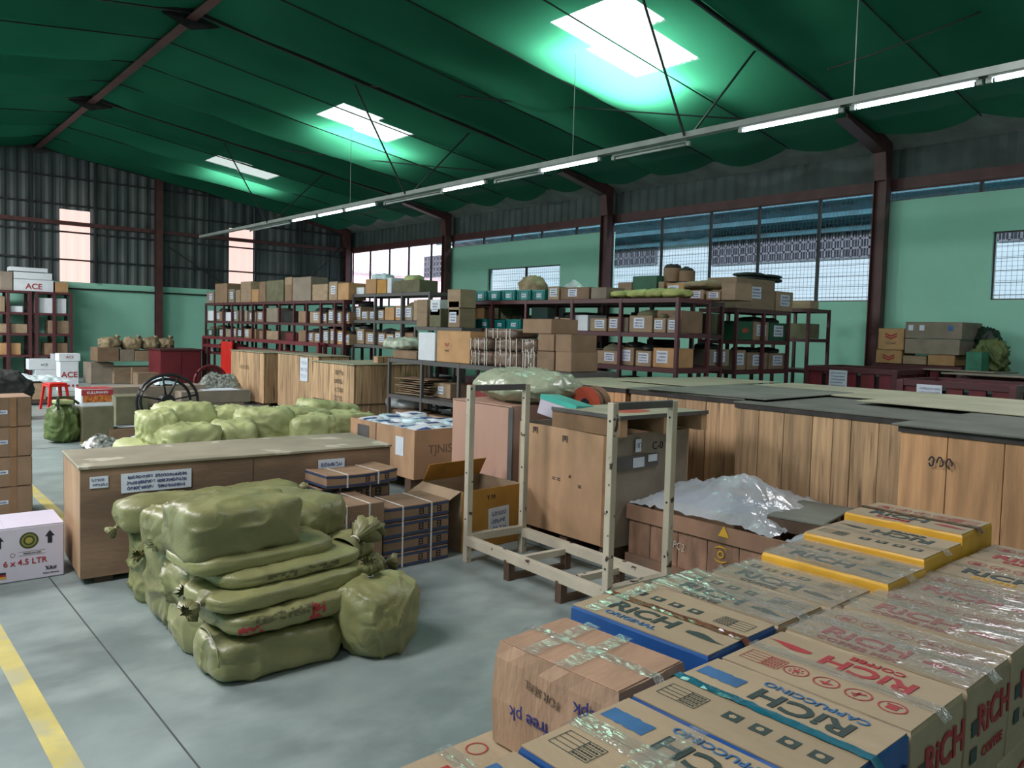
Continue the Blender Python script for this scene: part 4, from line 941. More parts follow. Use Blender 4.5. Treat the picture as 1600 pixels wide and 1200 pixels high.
# tray-like pallet lid on it
pl = thing('wooden_pallet', 'small wooden pallet with pale top board lying on the plywood box', 'pallet', (4.42, 3.78, .902), R(-2))
MB().box(-.46, .46, -.36, .33, .125, .14).build('top_board', TOPL, pl)
for x in (-.44, .0, .42): MB().box(x-.02, x+.045, -.36, .33, 0, .124).build('bearer', PLY, pl)
MB().box(-.46, -.455, -.36, .33, .0, .124).build('side_strip', PLY, pl)
MB().box(-.47, .47, -.37, -.362, .118, .145).build('edge_tape', GREYS, pl); MB().box(-.47, -.462, -.37, .33, .118, .145).build('edge_tape', GREYS, pl)
g = MB(); n = 24; g.add([(-.10+.17*math.cos(2*PI*i/n), -.12+.10*math.sin(2*PI*i/n), .1412) for i in range(n)]+[(-.10+.17*math.cos(2*PI*i/n), -.12+.10*math.sin(2*PI*i/n), .1402) for i in range(n)], [tuple(range(n))]+[(i, n+i, n+(i+1) % n, (i+1) % n) for i in range(n)]).build('red_disc_print', ORREEL, pl, recalc=False)
# white and mint green box tipped beside it
wb = thing('printed_box', 'tilted white box with mint green top, on the plywood box beside the red reel', 'box', (4.14, 4.18, .905), R(14))
b = MB(); b.box(-.13, .13, -.16, .16, 0, .13); o = b.build('body', WHITEC, wb, bevel=.004); o.rotation_euler = (R(12), R(4), 0); o.location = (0, 0, .035)
c = MB().box(-.132, .132, -.162, .162, .13, .15).build('lid', MINTBX, o, bevel=.003)
MB().box(-.135, -.131, -.162, .162, .115, .15).build('lid_edge', MINTBX, o)
text('A', .05, INK, o, (-.133, -.02, .04), (PI/2, 0, -PI/2), name='symbol')
# reel
rl = thing('cable_reel', 'orange-red round reel lying among boxes behind the tilted white box', 'reel', (4.62, 4.36, .905))
for s_ in (-.05, .07): 
    o = MB().lathe([(.0, -.008), (.13, -.008), (.13, .008), (0, .008)], 26).build('flange', ORREEL if s_ < 0 else CARD2, rl, smooth=False); o.rotation_euler = (0, PI/2-.1, .3); o.location = (s_, 0, .13)
o = MB().lathe([(.05, -.06), (.10, -.06), (.10, .06), (.05, .06)], 22).build('winding', CARD2, rl, smooth=True); o.rotation_euler = (0, PI/2-.1, .3); o.location = (.01, 0, .13)
o = MB().lathe([(.0, -.012), (.035, -.012)], 14).build('hub', INK, rl); o.rotation_euler = (0, PI/2-.1, .3); o.location = (-.055, -.0, .13)
# pink plywood panel crate with bag on top (behind the left half of the stillage)
pk = thing('plywood_box', 'tall pinkish plywood box behind the left hoop of the cream frame', 'crate', (4.42, 5.02, 0))
panelbox(pk, 4.02, 4.86, 4.62, 5.42, .02, .99, PLYP, PLYP)
MB().box(-.41, .41, -.39, .39, .991, 1.0).build('lid', PLYP, pk)
for z0_, z1_ in ((.02, .99),): MB().box(4.012-4.42, 4.019-4.42, 4.615-5.02, 4.67-5.02, z0_, z1_).build('corner_strip', GREYS, pk)
bg = thing('plastic_bag', 'large bulging pale green plastic bag lying on the pinkish plywood box', 'bag', (4.44, 4.92, 1.002), 0)
o = sack_mesh(.80, .98, .28, 31, 2.2, .06, 22, freq=1.3).build('cover', PLGRN, bg, smooth=True, recalc=False); o.location = (0, 0, .13)
# mustard box standing open left of it
mb = thing('open_carton', 'open mustard yellow printed carton with a notice, behind left of the cream frame', 'box', (3.62, 4.62, 0), R(2))
MX, MY, MH = .29, .25, .44
for (x0, x1, y0, y1) in ((-MX, MX, -MY, -MY+.006), (-MX, MX, MY-.006, MY), (-MX, -MX+.006, -MY+.007, MY-.007), (MX-.006, MX, -MY+.007, MY-.007)): MB().box(x0, x1, y0, y1, .002, MH).build('side', MUST if y0 == -MY else CARD, mb)
MB().box(-MX+.007, MX-.007, -MY+.007, MY-.007, .002, .01).build('base', CARD, mb)
fl = MB().box(-MX+.01, MX-.01, -.16, 0, -.002, .002).build('flap', MUST, mb); fl.location = (0, MY-.01, MH); fl.rotation_euler = (R(-60), 0, 0)
fl = MB().box(-.18, 0, -MY+.02, MY-.02, -.002, .002).build('flap', CARD, mb); fl.location = (-MX, 0, MH); fl.rotation_euler = (0, R(-25), 0)
notice(mb, .06, .19, .20, .20, 3, 6, -MY-.004, (0, R(-2), 0)); text('Y M', .05, INK, mb, (-.02, -MY-.001, .37), (PI/2, 0, 0))

# low brown crate with polythene, right behind the stillage
lo = thing('low_crate', 'low dark brown plank crate heaped with polythene, right of the cream frame', 'crate', (4.68, 2.86, 0))
y0, y1, x0, x1, h = 2.16, 3.50, 4.14, 5.16, .42
k = 0; yy = y0
while yy < y1-.01:
    w_ = min(.23, y1-yy); piece('plank', LOWC, lo, (x0-4.68+.012, yy+w_/2-2.86, h/2-.02), (.022, w_-.006, h-.06), bev=.04); piece('plank', LOWC, lo, (x1-4.68-.012, yy+w_/2-2.86, h/2-.02), (.022, w_-.006, h-.06), bev=.04); yy += .23
for s_ in (y0, y1):
    for q in range(4): piece('plank', LOWC, lo, (x0-4.68+.15+q*.255, s_-2.86, h/2-.02), (.25, .022, h-.06), bev=.04)
MB().box(x0-4.68-.02, x0-4.68, y0-2.86-.01, y1-2.86+.01, h-.10, h).build('rail', LOWC, lo); MB().box(x0-4.68-.02, x0-4.68, y0-2.86-.01, y1-2.86+.01, 0.0, .08).build('rail', LOWC, lo)
MB().box(x0-4.68-.02, x1-4.68+.02, y0-2.86-.03, y0-2.86-.012, h-.09, h).build('rail', LOWC, lo)
text('6PC2', .07, CREAM, lo, (x0-4.68-.006, .22, .22), (PI/2, R(8), -PI/2), name='stencil', squash=.8); text('(o)', .10, PYEL, lo, (x0-4.68-.004, -.12, .24), (PI/2, PI/2, -PI/2), name='stencil')
text('4 5', .05, CREAM, lo, (x0-4.68-.004, -.12, .15), (PI/2, PI/2, -PI/2), name='stencil')
MB().add([(x0-4.68-.024, -.10, .36), (x0-4.68-.024, -.18, .36), (x0-4.68-.024, -.14, .43), (x0-4.68-.021, -.10, .36), (x0-4.68-.021, -.18, .36), (x0-4.68-.021, -.14, .43)], [(0, 2, 1), (3, 4, 5), (0, 1, 4, 3), (1, 2, 5, 4), (2, 0, 3, 5)]).build('yellow_tag', PYEL, lo)
def film_heap(name, label, cx, cy, z0, sx, sy, hh, m, seed, cat='sheet', rz=0, edge=.1):
    nx, ny = 44, 44; vs = []
    for j in range(ny+1):
        for i in range(nx+1):
            u, v_ = i/nx*2-1, j/ny*2-1; x, y = u*sx/2, v_*sy/2
            e_ = max(0, 1-(abs(u)**2.5)*.9)*max(0, 1-(abs(v_)**2.5)*.9)
            n1 = noise.noise((x*3+seed, y*3, 0)); n2 = 1-abs(noise.noise((x*6, y*6+seed, 1)))*2
            vs.append((x+.03*noise.noise((x*5, y*5, seed+3)), y+.03*noise.noise((x*5, y*5, seed+9)), hh*e_*(.65+.5*n1)+.024*n2*(.3+e_)-.022*math.exp(-abs(noise.noise((x*7+seed, y*7, 4+noise.noise((x*3, y*3, 2)))))*12)+.018*math.exp(-abs(noise.noise((x*11+seed, y*9, 8)))*10)-edge*(1-e_)*.2))
    fs = [(j*(nx+1)+i, j*(nx+1)+i+1, (j+1)*(nx+1)+i+1, (j+1)*(nx+1)+i) for j in range(ny) for i in range(nx)]
    o = MB().add(vs, fs).build(name, m, smooth=True, recalc=False); o.location = (cx, cy, z0); o.rotation_euler = (0, 0, rz)
    return tag(o, label, cat)
film_heap('polythene_sheet', 'crumpled milky polythene sheet heaped over the low brown crate', 4.62, 2.96, .44, .98, 1.12, .24, PLASTIC, 4)
film_heap('polythene_scrap', 'small crumpled polythene scrap at the right end of the low crate', 4.45, 2.22, .42, .55, .26, .07, PLASTIC, 9)
carton('contents_box', 'blue-edged carton lying inside the low crate under the polythene', 4.28, 4.85, 2.75, 3.4, .10, .47, CARD2, top=PNAVY)
gp = thing('small_pallet', 'grey-topped dark little pallet tilted on the right end of the low crate', 'pallet', (4.62, 2.42, .425), R(10))
o = MB().box(-.30, .30, -.17, .17, .075, .09).build('top_board', TOPG, gp, bevel=.003)
for x in (-.27, 0, .27): MB().box(x-.03, x+.03, -.17, .17, 0, .074).build('bearer', DARKW, gp)

# ------------------------------------------------------------------ planked crates
def plank_crate(name, label, x0, x1, y0, y1, h, m=PINE, lid=TOPG, group=None, rz=0, over=.03, pw=.17, strip=True, lidh=.012, seed=1, faces='-x-y', lidoff=(0, 0), zb=.0):
    cx, cy = (x0+x1)/2, (y0+y1)/2; sx, sy = x1-x0, y1-y0; r = random.Random(seed)
    t = thing(name, label, 'crate', (cx, cy, zb), rz, group)
    def run(axis, side):
        L_ = sy if axis == 'x' else sx-.06; pos = -L_/2
        while pos < L_/2-.02:
            w_ = min(pw*r.uniform(.75, 1.3), L_/2-pos)
            if L_/2-pos-w_ < .05: w_ = L_/2-pos
            d = r.uniform(0, .004)
            if axis == 'x': piece('plank', m, t, (side*(sx/2-.012+d*.5), pos+w_/2, h/2+.03), (.022+d, w_-.005, h-.06), bev=.03)
            else: piece('plank', m, t, (pos+w_/2, side*(sy/2-.012+d*.5), h/2+.03), (w_-.005, .022+d, h-.06), bev=.03)
            pos += w_
    run('x', -1); run('y', -1); run('x', 1); run('y', 1)
    MB().box(-sx/2+.03, sx/2-.03, -sy/2+.03, sy/2-.03, .05, h-.01).build('lining', DARKW, t)
    MB().box(-sx/2-over+lidoff[0], sx/2+over+lidoff[0], -sy/2-over+lidoff[1], sy/2+over+lidoff[1], h, h+lidh).build('lid', lid, t, bevel=.003)
    if strip:
        MB().box(-sx/2-.012, -sx/2-.003, -sy/2-.01, sy/2+.01, h-.035, h-.003).build('edge_strip', LIDSTRIP, t); MB().box(-sx/2-.01, sx/2+.01, -sy/2-.012, -sy/2-.003, h-.035, h-.003).build('edge_strip', LIDSTRIP, t)
    for x in (-sx/2+.1, sx/2-.1): MB().box(x-.05, x+.05, -sy/2+.01, sy/2-.01, 0, .055).build('skid', DARKW, t)
    return t
TH = 1.10
c1 = plank_crate('tall_crate', 'tall pine crate at the left end of the front row, behind the red reel', 5.36, 6.40, 4.62, 5.82, TH, PINEW, TOPL, 'tall planked crates in two rows', seed=1, over=.015)
c2 = plank_crate('tall_crate', 'tall pine crate marked with a black 6, second in the front row', 5.38, 6.42, 3.42, 4.58, TH, PINE, TOPG, 'tall planked crates in two rows', seed=2, over=.015, lidh=.014)
text('6', .16, INK, c2, (-.545, -.11, .93), (PI/2, 0, -PI/2), name='marking', bold=.0)
c3 = plank_crate('tall_crate', 'broad tall pine crate with dark knots and stains, third in the front row', 5.22, 6.40, 1.98, 3.38, TH-.01, PINE, TOPG, 'tall planked crates in two rows', seed=3, over=.02)
c4 = plank_crate('tall_crate', 'orange-toned tall crate at the right picture edge, black scrawl on its corner', 4.66, 6.30, .45, 1.92, TH+.01, PINEW, TOPG, 'tall planked crates in two rows', seed=4, over=.04, pw=.24)
o = scribble(-.07, .07, -.05, .05, 1, 3, .008, 0).build('marking', INK, c4, recalc=False); o.location = (-.845, .50, .93); o.rotation_euler = (0, 0, -PI/2)
plank_crate('tall_crate', 'tall crate with pale lid in the back row, left', 6.50, 7.45, 4.5, 5.9, TH-.02, PINE, TOPL, 'tall planked crates in two rows', seed=5)
plank_crate('tall_crate', 'tall crate with pale lid in the back row, middle', 6.50, 7.7, 2.7, 4.3, TH+.01, PINE, TOPL, 'tall planked crates in two rows', seed=6)
plank_crate('tall_crate', 'tall crate with pale lid in the back row, right', 6.50, 7.6, 1.0, 2.5, TH-.03, PINE, TOPL, 'tall planked crates in two rows', seed=7)
for k, (x0, x1, y0, y1, z, m_, rz, lb) in enumerate(((5.35, 6.9, 3.25, 4.4, TH+.017, TOPG, 2, 'grey-green board lying across the lids of the second and third front crates'), (5.9, 7.5, 1.6, 2.75, TH+.027, TOPL, -3, 'pale board lying loose on the crate lids at right'), (6.0, 7.6, 4.4, 5.3, TH+.02, TOPL, 1, 'pale warped board lying on the leftmost crate lids'))):
    o = MB().box(-(x1-x0)/2, (x1-x0)/2, -(y1-y0)/2, (y1-y0)/2, 0, .008).build('loose_board', m_, bevel=.002); o.location = ((x0+x1)/2, (y0+y1)/2, z); o.rotation_euler = (0, 0, R(rz)); tag(o, lb, 'board')

# ------------------------------------------------------------------ left foreground
for k in range(4):
    z0 = .002+k*.24
    t = carton('cardboard_box', 'brown cardboard box, %s of the four stacked at the left picture edge' % ('lowest', 'second from the floor', 'third from the floor', 'topmost')[k], .66, 1.165, 7.26+.006*k, 7.66, z0, z0+.237, CARD2, 'brown boxes stacked at the left edge', faces=(('-y', .07, .03, .12, .05, 1),), seed=60+k)
    MB().box(.10, .145, -.2-.0025, -.2-.0012, .002, .235).build('tape', TANT, t)
t = carton('bottle_box', 'glossy white box printed 6 x 4.5 LTR with black arrows, at left edge', .42, 1.045, 5.43, 5.84, .002, .335, WHITEC, cat='box', rz=R(-2))
y = -.205-.0012
text('6 x 4.5 LTR', .048, PRED, t, (.105, y, .115), (PI/2, 0, 0), squash=1.0, bold=.012)
for x in (-.03, .235):
    g = MB(); g.box(x-.012, x+.012, y-.0005, y+.0005, .215, .26); g.add([(x-.026, y, .258), (x+.026, y, .258), (x, y, .295), (x-.026, y-.0006, .258), (x+.026, y-.0006, .258), (x, y-.0006, .295)], [(0, 1, 2), (5, 4, 3), (0, 3, 4, 1), (1, 4, 5, 2), (2, 5, 3, 0)]); g.build('arrow_print', INK, t)
g = MB().lathe([(.0, 0), (.050, 0)], 24); o = g.build('round_emblem', mat('dark_olive_print', (.05, .06, .02), .5), t); o.location = (.125, y, .245); o.rotation_euler = (PI/2, 0, 0)
g = MB().lathe([(.0, 0), (.020, 0)], 18); q = g.build('emblem_centre', mat('olive_gold_print', (.30, .28, .06), .5), o); q.location = (0, 0, .001)
q = MB().lathe([(.030, 0), (.040, 0)], 24).build('emblem_ring', mat('olive_gold_ring', (.2, .2, .05), .5), o); q.location = (0, 0, .0012)
MB().lathe([(.010, 0), (.013, 0)], 16).build('small_ring', FADED, t).location = (.04, y, .165); [q_ for q_ in t.children if q_.name.startswith('small_ring')][0].rotation_euler = (PI/2, 0, 0)
for z_ in (.178, .156): MB().box(.07, .21, y-.0003, y+.0003, z_, z_+.0015).build('rule', FADED, t)
text('PREMIUM CAR CARE', .010, INK, t, (.14, y, .167), (PI/2, 0, 0))
text('%&#', .032, INK, t, (.24, y, .06), (PI/2, 0, 0), name='symbol'); text('Made in Germany', .012, INK, t, (.24, y, .03), (PI/2, 0, 0))
for k, m_ in enumerate((INK, PRED, PYEL)): MB().box(-.10, .005, y-.0005, y+.0005, .055-.013*k, .068-.013*k).build('flag_stripe', m_, t)

def fbox(*a, **k): return carton(*a, **k)
# red stools
def stool(label, x, y, s=1.0, rz=0):
    t = thing('plastic_stool', label, 'stool', (x, y, 0), rz, 'red plastic stools')
    MB().box(-.15*s, .15*s, -.15*s, .15*s, .44, .465).build('seat', REDP, t, bevel=.012)
    MB().box(-.155*s, .155*s, -.155*s, .155*s, .40, .44).build('rim', REDP, t, bevel=.006)
    for sx_ in (-1, 1):
        for sy_ in (-1, 1):
            b = MB(); b.add([(sx_*.10*s, sy_*.15*s, .41), (sx_*.15*s, sy_*.15*s, .41), (sx_*.15*s, sy_*.10*s, .41), (sx_*.11*s, sy_*.11*s, .41), (sx_*.15*s, sy_*.19*s, 0), (sx_*.19*s, sy_*.19*s, 0), (sx_*.19*s, sy_*.15*s, 0), (sx_*.155*s, sy_*.155*s, 0)],
                [(0, 1, 2, 3), (7, 6, 5, 4), (0, 4, 5, 1), (1, 5, 6, 2), (2, 6, 7, 3), (3, 7, 4, 0)]); b.build('leg', REDP, t)
g_ = onZ(88, 640); stool('red plastic stool standing in the aisle before the white packages', g_.x, g_.y+.1, 1.0, .2)
g_ = onZ(4, 622); stool('red plastic stool cut by the left picture edge', g_.x+.05, g_.y, 1.0, .1)

def at_floor(px, py): g = onZ(px, py); return g.x, g.y
# white packages group by the far rack
def pbox(name, label, px0, px1, pyb, pyt, dep, m, z=0.0, cat='box', **kw):
    """box whose front (-y) face covers px0..px1, bottom at pyb, top at pyt, standing on level z"""
    a_ = onZ(px0, pyb, z); b2 = onY(px1, pyb, a_.y); tz = onY(px0, pyt, a_.y).z
    return carton(name, label, a_.x, b2.x, a_.y, a_.y+dep, z+.002, tz, m, cat=cat, **kw)
t = pbox('white_package', 'white upright package printed ACE in red, standing by the rack', 94, 123, 612, 565, .4, WHITEB)
text('ACE', .17, PRED, t, (0, -.205, .36), (PI/2, 0, 0), bold=.02)
for k in range(5): MB().box(-.19+.08*k, -.15+.08*k, -.2035, -.202, .10, .15).build('red_mark', PRED, t)
zt = .002+(t.children[0].dimensions.z)
a_ = t.location
zT = onY(95, 565, a_.y-.2).z
t2 = carton('white_package', 'small white package lying on top of the upright one printed ACE', a_.x-.2, a_.x+.22, a_.y-.18, a_.y+.2, zT+.004, zT+.17, WHITEB); text('ACE', .08, PRED, t2, (0, -.195, .09), (PI/2, 0, 0))
t = pbox('white_package', 'white carton with dark text at floor level left of the ACE package', 55, 88, 600, 578, .35, WHITEB); text('ACE', .10, INK, t, (.0, -.18, .14), (PI/2, 0, 0)); zz = onY(56, 578, t.location.y-.175).z
t = carton('white_package', 'white carton with dark text on top of another, left of the ACE package', t.location.x-.36, t.location.x+.3, t.location.y-.17, t.location.y+.17, zz+.004, zz+.26, WHITEB); text('ACE', .08, INK, t, (0, -.175, .12), (PI/2, 0, 0))
pbox('white_package', 'narrow white carton standing behind between the white packages', 82, 94, 592, 553, .3, WHITEB)
# low patterned carton with sheets, black bag
t = pbox('cardboard_box', 'long low brown patterned carton on a dark pallet behind the stacked boxes', 18, 72, 626, 600, .6, CARD, z=.10)
pt = thing('low_pallet', 'low dark pallet under the long patterned carton', 'pallet', (t.location.x, t.location.y, 0)); MB().box(-.9, .9, -.32, .32, .06, .098).build('deck', DARKW, pt)
for x in (-.8, 0, .8): MB().box(x-.05, x+.05, -.3, .3, 0, .06).build('bearer', DARKW, pt)
film_heap('plastic_sheet', 'pale blue-white crumpled plastic on the long patterned carton', t.location.x+.1, t.location.y, onY(30, 600, t.location.y-.3).z+.03, 1.2, .55, .12, mat('pale_sheet', (.5, .6, .62), .4), 12, edge=0)
g_ = onZ(5, 655); bb = sack('black cloth bag slumped at the left picture edge behind the boxes', (g_.x-.1, g_.y, .38), (.9, .5, .76), 0, 41, BLKCL, 3, .06, group='bags by the left edge', cat='bag', name='cloth_bag')
# green folded bag, olive box, red printed box
g_ = onZ(112, 692); sack('dark green folded bag with open top, left of the grey-olive box', (g_.x-.07, g_.y+.15, .24), (.34, .3, .48), .3, 42, mat('green_bag', (.09, .13, .035), .5, .15, 4, .4, 12), 3.5, .09, group='bags in the aisle', cat='bag', name='folded_bag')
fb = thing('bag_flap', 'stiff pale green folded bag flap with dark rim, on top of the green bag', 'bag', (g_.x-.08, g_.y+.1, .50), .3); MB().box(-.09, .09, -.1, .1, .0, .05).build('panel', SACKL, fb, bevel=.01); 
MB().tube([(-.13, -.14, -.06), (-.12, -.1, .05), (-.05, .0, .085), (.08, -.02, .08), (.14, -.12, .0)], .018, 6).build('rim', mat('dark_green_rim', (.02, .04, .015), .5), fb, smooth=True)
t = pbox('olive_box', 'grey-olive leaning box carrying the red printed carton', 129, 178, 692, 637, .42, CARDOL)
ox, oy = t.location.x, t.location.y; oz = onY(140, 637, oy-.21).z
t = carton('printed_box', 'red and white printed carton with orange picture, on the grey-olive box', ox-.19, ox+.19, oy-.16, oy+.2, oz+.004, oz+.24, WHITEB, top=PRED)
MB().box(-.188, .188, -.1835, -.1815, .15, .225).build('red_band', PRED, t); MB().box(-.17, .17, -.1835, -.1815, .06, .15).build('orange_picture', mat('orange_picture', (.45, .14, .03), .5, .5, 30), t)
text('KULUMANN', .045, WHITEB, t, (0, -.185, .185), (PI/2, 0, 0), bold=.01)
pbox('cardboard_box', 'dark olive taped box standing right behind the grey-olive box', 181, 232, 665, 620, .5, CARDOL, seed=4)
# long wrapped boxes with paper on top
def lbox(label, px0, px1, pyb, pyt, dep, m, z, **k): return pbox('wrapped_box', label, px0, px1, pyb, pyt, dep, m, z=z, **k)
t1 = lbox('long paper-wrapped box, lower of two behind the black ring', 186, 300, 657, 625, .5, CARDG, .0)
zz = onY(190, 625, t1.location.y-.25).z
t2 = carton('wrapped_box', 'long paper-wrapped box on another behind the black ring', t1.location.x-.85, t1.location.x+.80, t1.location.y-.22, t1.location.y+.3, zz+.006, zz+.20, CARDG)
film_heap('plastic_bag', 'white plastic bag on the long wrapped boxes above the black ring', t2.location.x+.25, t2.location.y, zz+.21, .42, .4, .16, POUCH, 15, 'bag', edge=0)
t3 = lbox('long grey wrapped box, lower of two left of the far crates', 300, 381, 655, 632, .6, CARDG, .0); zz = onY(305, 632, t3.location.y-.3).z
t4 = carton('wrapped_box', 'long grey wrapped box with white paper on top, left of the far crates', t3.location.x-.6, t3.location.x+.56, t3.location.y-.28, t3.location.y+.3, zz+.006, zz+.21, CARDG)
o = MB().box(-.3, .3, -.22, .22, 0, .004).build('paper_sheet', PAPER); o.location = (t4.location.x+.12, t4.location.y, zz+.212); tag(o, 'white paper sheet lying on the grey wrapped box', 'paper')
# black ring frame
rg = thing('ring_frame', 'black tubular ring frame with spokes standing among the wrapped boxes', 'frame', (0, 0, 0)); c_ = onZ(262, 668); c_ = Vector((c_.x, c_.y, .40))
rx = Vector((1, 0, .0)); b = MB()
for rr_, dy in ((.44, 0), (.36, .10)):
    MB().tube([c_+Vector((rr_*math.cos(a), dy, rr_*math.sin(a)*.9)) for a in [2*PI*k/36 for k in range(36)]], .022, 8, closed=True).build('hoop', BLACK, rg, smooth=True)
for a in (.2, 1.2, 1.75, 2.9, 4.2, 5.2): MB().tube([c_+Vector((.02*math.cos(a), .05, .02*math.sin(a))), c_+Vector((.43*math.cos(a), .0, .39*math.sin(a)))], .014, 6).build('spoke', BLACK, rg, smooth=True)
MB().tube([c_+Vector((0, -.03, 0)), c_+Vector((0, .13, 0))], .10, 14).build('hub', BLACK, rg)
# odds low behind the long crate
for k, (px, py, m_, lb) in enumerate(((165, 688, CAMO, 'grey scrap bundle just behind the left end of the long crate'), (210, 688, POUCH, 'clear crumpled plastic bag just behind the long crate'))):
    g_ = onZ(px, py+12); film_heap('scrap_heap', lb, g_.x, g_.y, .02, .5, .4, .17, m_, 30+k, 'scrap', edge=0)
t = pbox('flat_tray', 'flat brown tray with white label behind the long crate', 172, 228, 690, 672, .35, CARD2); sheet_label(t, (.05, -.05, .02+t.children[0].dimensions.z), (-PI/2, 0, 0), .3, .1, 0, 1)

# pale green sack heap behind the long crate
PG = 'pale green sacks heaped behind the long crate'
for k, (px0, px1, pyt, pyb, Yd, dp, hz, lb) in enumerate((
    (232, 288, 645, 690, 7.2, .5, .35, 'pale green sack at left end of the rear heap'),
    (262, 345, 632, 668, 7.6, .55, .30, 'square-sided pale green sack, high at the left of the rear heap'),
    (262, 352, 664, 690, 6.9, .5, .28, 'pale green sack low at the left of the rear heap, under the square one'),
    (335, 402, 638, 668, 7.9, .5, .28, 'crumpled pale green sack second from left in the rear heap'),
    (350, 410, 662, 690, 7.0, .5, .24, 'small pale green sack low in the middle of the rear heap'),
    (388, 470, 642, 680, 7.3, .5, .34, 'large pale green sack with straight edge in the middle of the rear heap'),
    (452, 520, 638, 662, 7.7, .45, .2, 'pale green sack right of centre, lower of the crossing pair in the rear heap'),
    (470, 532, 652, 678, 7.0, .45, .22, 'pale green sack right of centre near the long crate'),
    (488, 566, 628, 652, 8.3, .5, .2, 'pale green sack topmost at the right of the rear heap'),
    (518, 590, 645, 672, 7.6, .45, .22, 'pale green sack at the far right of the rear heap by the open crate'))):
    a_ = onY(px0, pyb, Yd); b2 = onY(px1, pyt, Yd); w_ = b2.x-a_.x; zc = (a_.z+b2.z)/2; zh = b2.z-a_.z
    sack(lb, ((a_.x+b2.x)/2, Yd+dp/2, b2.z-hz/2), (w_*1.02, dp, hz), R(rnd.uniform(-12, 12)), 50+k, SACKL, 5.5, .075, (0, R(rnd.uniform(-6, 8))), group=PG, name='pale_sack', N=22)
# inner support of the rear heap: lower sacks hidden beneath
for k, (x, y, w_) in enumerate(((2.35, 7.4, .6), (2.95, 7.5, .6), (3.5, 7.6, .6), (4.05, 7.9, .6))):
    for q in range(2): sack('pale green sack in the %s layer under the rear heap, %s from left' % (('floor', 'second')[q], ORD[k]), (x-.2 if q else x-.15, y, .13+.26*q), (w_, .8, .25), 0, 70+k+9*q, SACKL, 5, .03, group=PG, name='pale_sack', N=8)

# open crate with blue pouches
oc = thing('open_crate', 'open plywood crate filled with blue and white pouches, behind the long crate', 'crate', (4.42, 6.62, 0), 0)
x0, x1, y0, y1, h = 4.03, 4.90, 6.02, 7.22, .645
for (a0, a1, c0, c1, m_) in ((x0, x0+.02, y0, y1-.52, PLY), (x0, x0+.02, y1-.515, y1, PLY), (x1-.02, x1, y0, y1, PLY), (x0+.021, x1-.021, y0, y0+.02, PLY), (x0+.021, x1-.021, y1-.02, y1, PLY)): MB().box(a0-4.42, a1-4.42, c0-6.62, c1-6.62, .18, h).build('side_panel', m_, oc)
MB().box(x0-4.42+.021, x1-4.42-.021, y0-6.62+.021, y1-6.62-.021, .18, .2).build('base', PLY, oc)
for y in (y0+.1, y1-.15): MB().box(x0-4.42, x1-4.42, y-6.62-.05, y-6.62+.05, 0, .179).build('skid', DARKW, oc)
MB().box(x0-4.42-.003, x0-4.42, y1-6.62-.52, y1-6.62-.51, .18, h).build('split', INK, oc)
MB().box(x0-4.42-.003, x0-4.42-.001, y1-6.62-.38, y1-6.62-.15, .45, .60).build('grey_patch', GREYS, oc)
MB().box(x0-4.42-.004, x0-4.42-.002, -.42, -.28, .38, .56).build('torn_paper', PAPER, oc)
text('TJNISE S', .12, FADED, oc, (-.02, y0-6.62-.002, .45), (PI/2, 0, 0), name='stencil')
k = 0
for i in range(3):
    for j in range(5):
        px_, py_ = x0+.16+i*.27, y0+.14+j*.235
        o = sack_mesh(.27, .235, .07, 90+k, 4, .08, 6).build('pouch', POUCH if (i+j) % 2 else WHITEB, smooth=True, recalc=False); o.location = (px_, py_, h-.03+.012*((i*j) % 3)); o.rotation_euler = (R(rnd.uniform(-6, 6)), R(rnd.uniform(-6, 6)), R(rnd.uniform(-15, 15)))
        tag(o, 'blue and white pouch in the open crate, %s from the front in the %s row' % (ORD[j], ('left', 'middle', 'right')[i]), 'pouch', 'pouches filling the open crate')
        q = MB().box(-.09, .05, -.10, -.03, .034, .038).build('blue_print', BLUEP, o); k += 1
carton('filler_box', 'brown carton beneath the pouches inside the open crate', x0+.05, x1-.05, y0+.05, y1-.05, .205, h-.075, CARD2)

# ------------------------------------------------------------------ far crates (three in a row)
FG = 'pine crates at the hall centre'
pA = plank_crate('pine_crate', 'pine crate farthest left of the three, charcoal scrawl high on its side', 6.17, 6.9, 14.45, 16.1, 1.03, PINE, TOPL, FG, seed=11, pw=.2, strip=False)
pB = plank_crate('pine_crate', 'middle pine crate of the three, with a white notice', 6.30, 6.9, 12.45, 14.1, 1.05, PINE, TOPL, FG, seed=12, pw=.26, strip=False)
pC = plank_crate('pine_crate', 'nearest pine crate of the three, charcoal scrawl down its side, by the grey table rack', 5.57, 6.85, 9.9, 11.15, 1.04, PINE, TOPL, FG, seed=13, pw=.16, strip=False)
sheet_label(pB, (-.315, -.30, .80), (0, 0, -PI/2), .30, .42, 3, 5)
o = scribble(-.3, .3, -.07, .07, 1, 6, .008).build('marking', FADED, pA, recalc=False); o.location = (-.38, .1, .72); o.rotation_euler = (0, 0, -PI/2)
o = scribble(-.14, .14, -.25, .25, 4, 8, .007).build('marking', INK, pC, recalc=False); o.location = (-.655, -.20, .72); o.rotation_euler = (0, 0, -PI/2)
for par, y in ((pC, 0),): MB().box(-.66, -.647, -.62, .62, .46, .475).build('joint', DARKW, par); MB().box(-.63, .63, -.645, -.628, .46, .475).build('joint', DARKW, par)

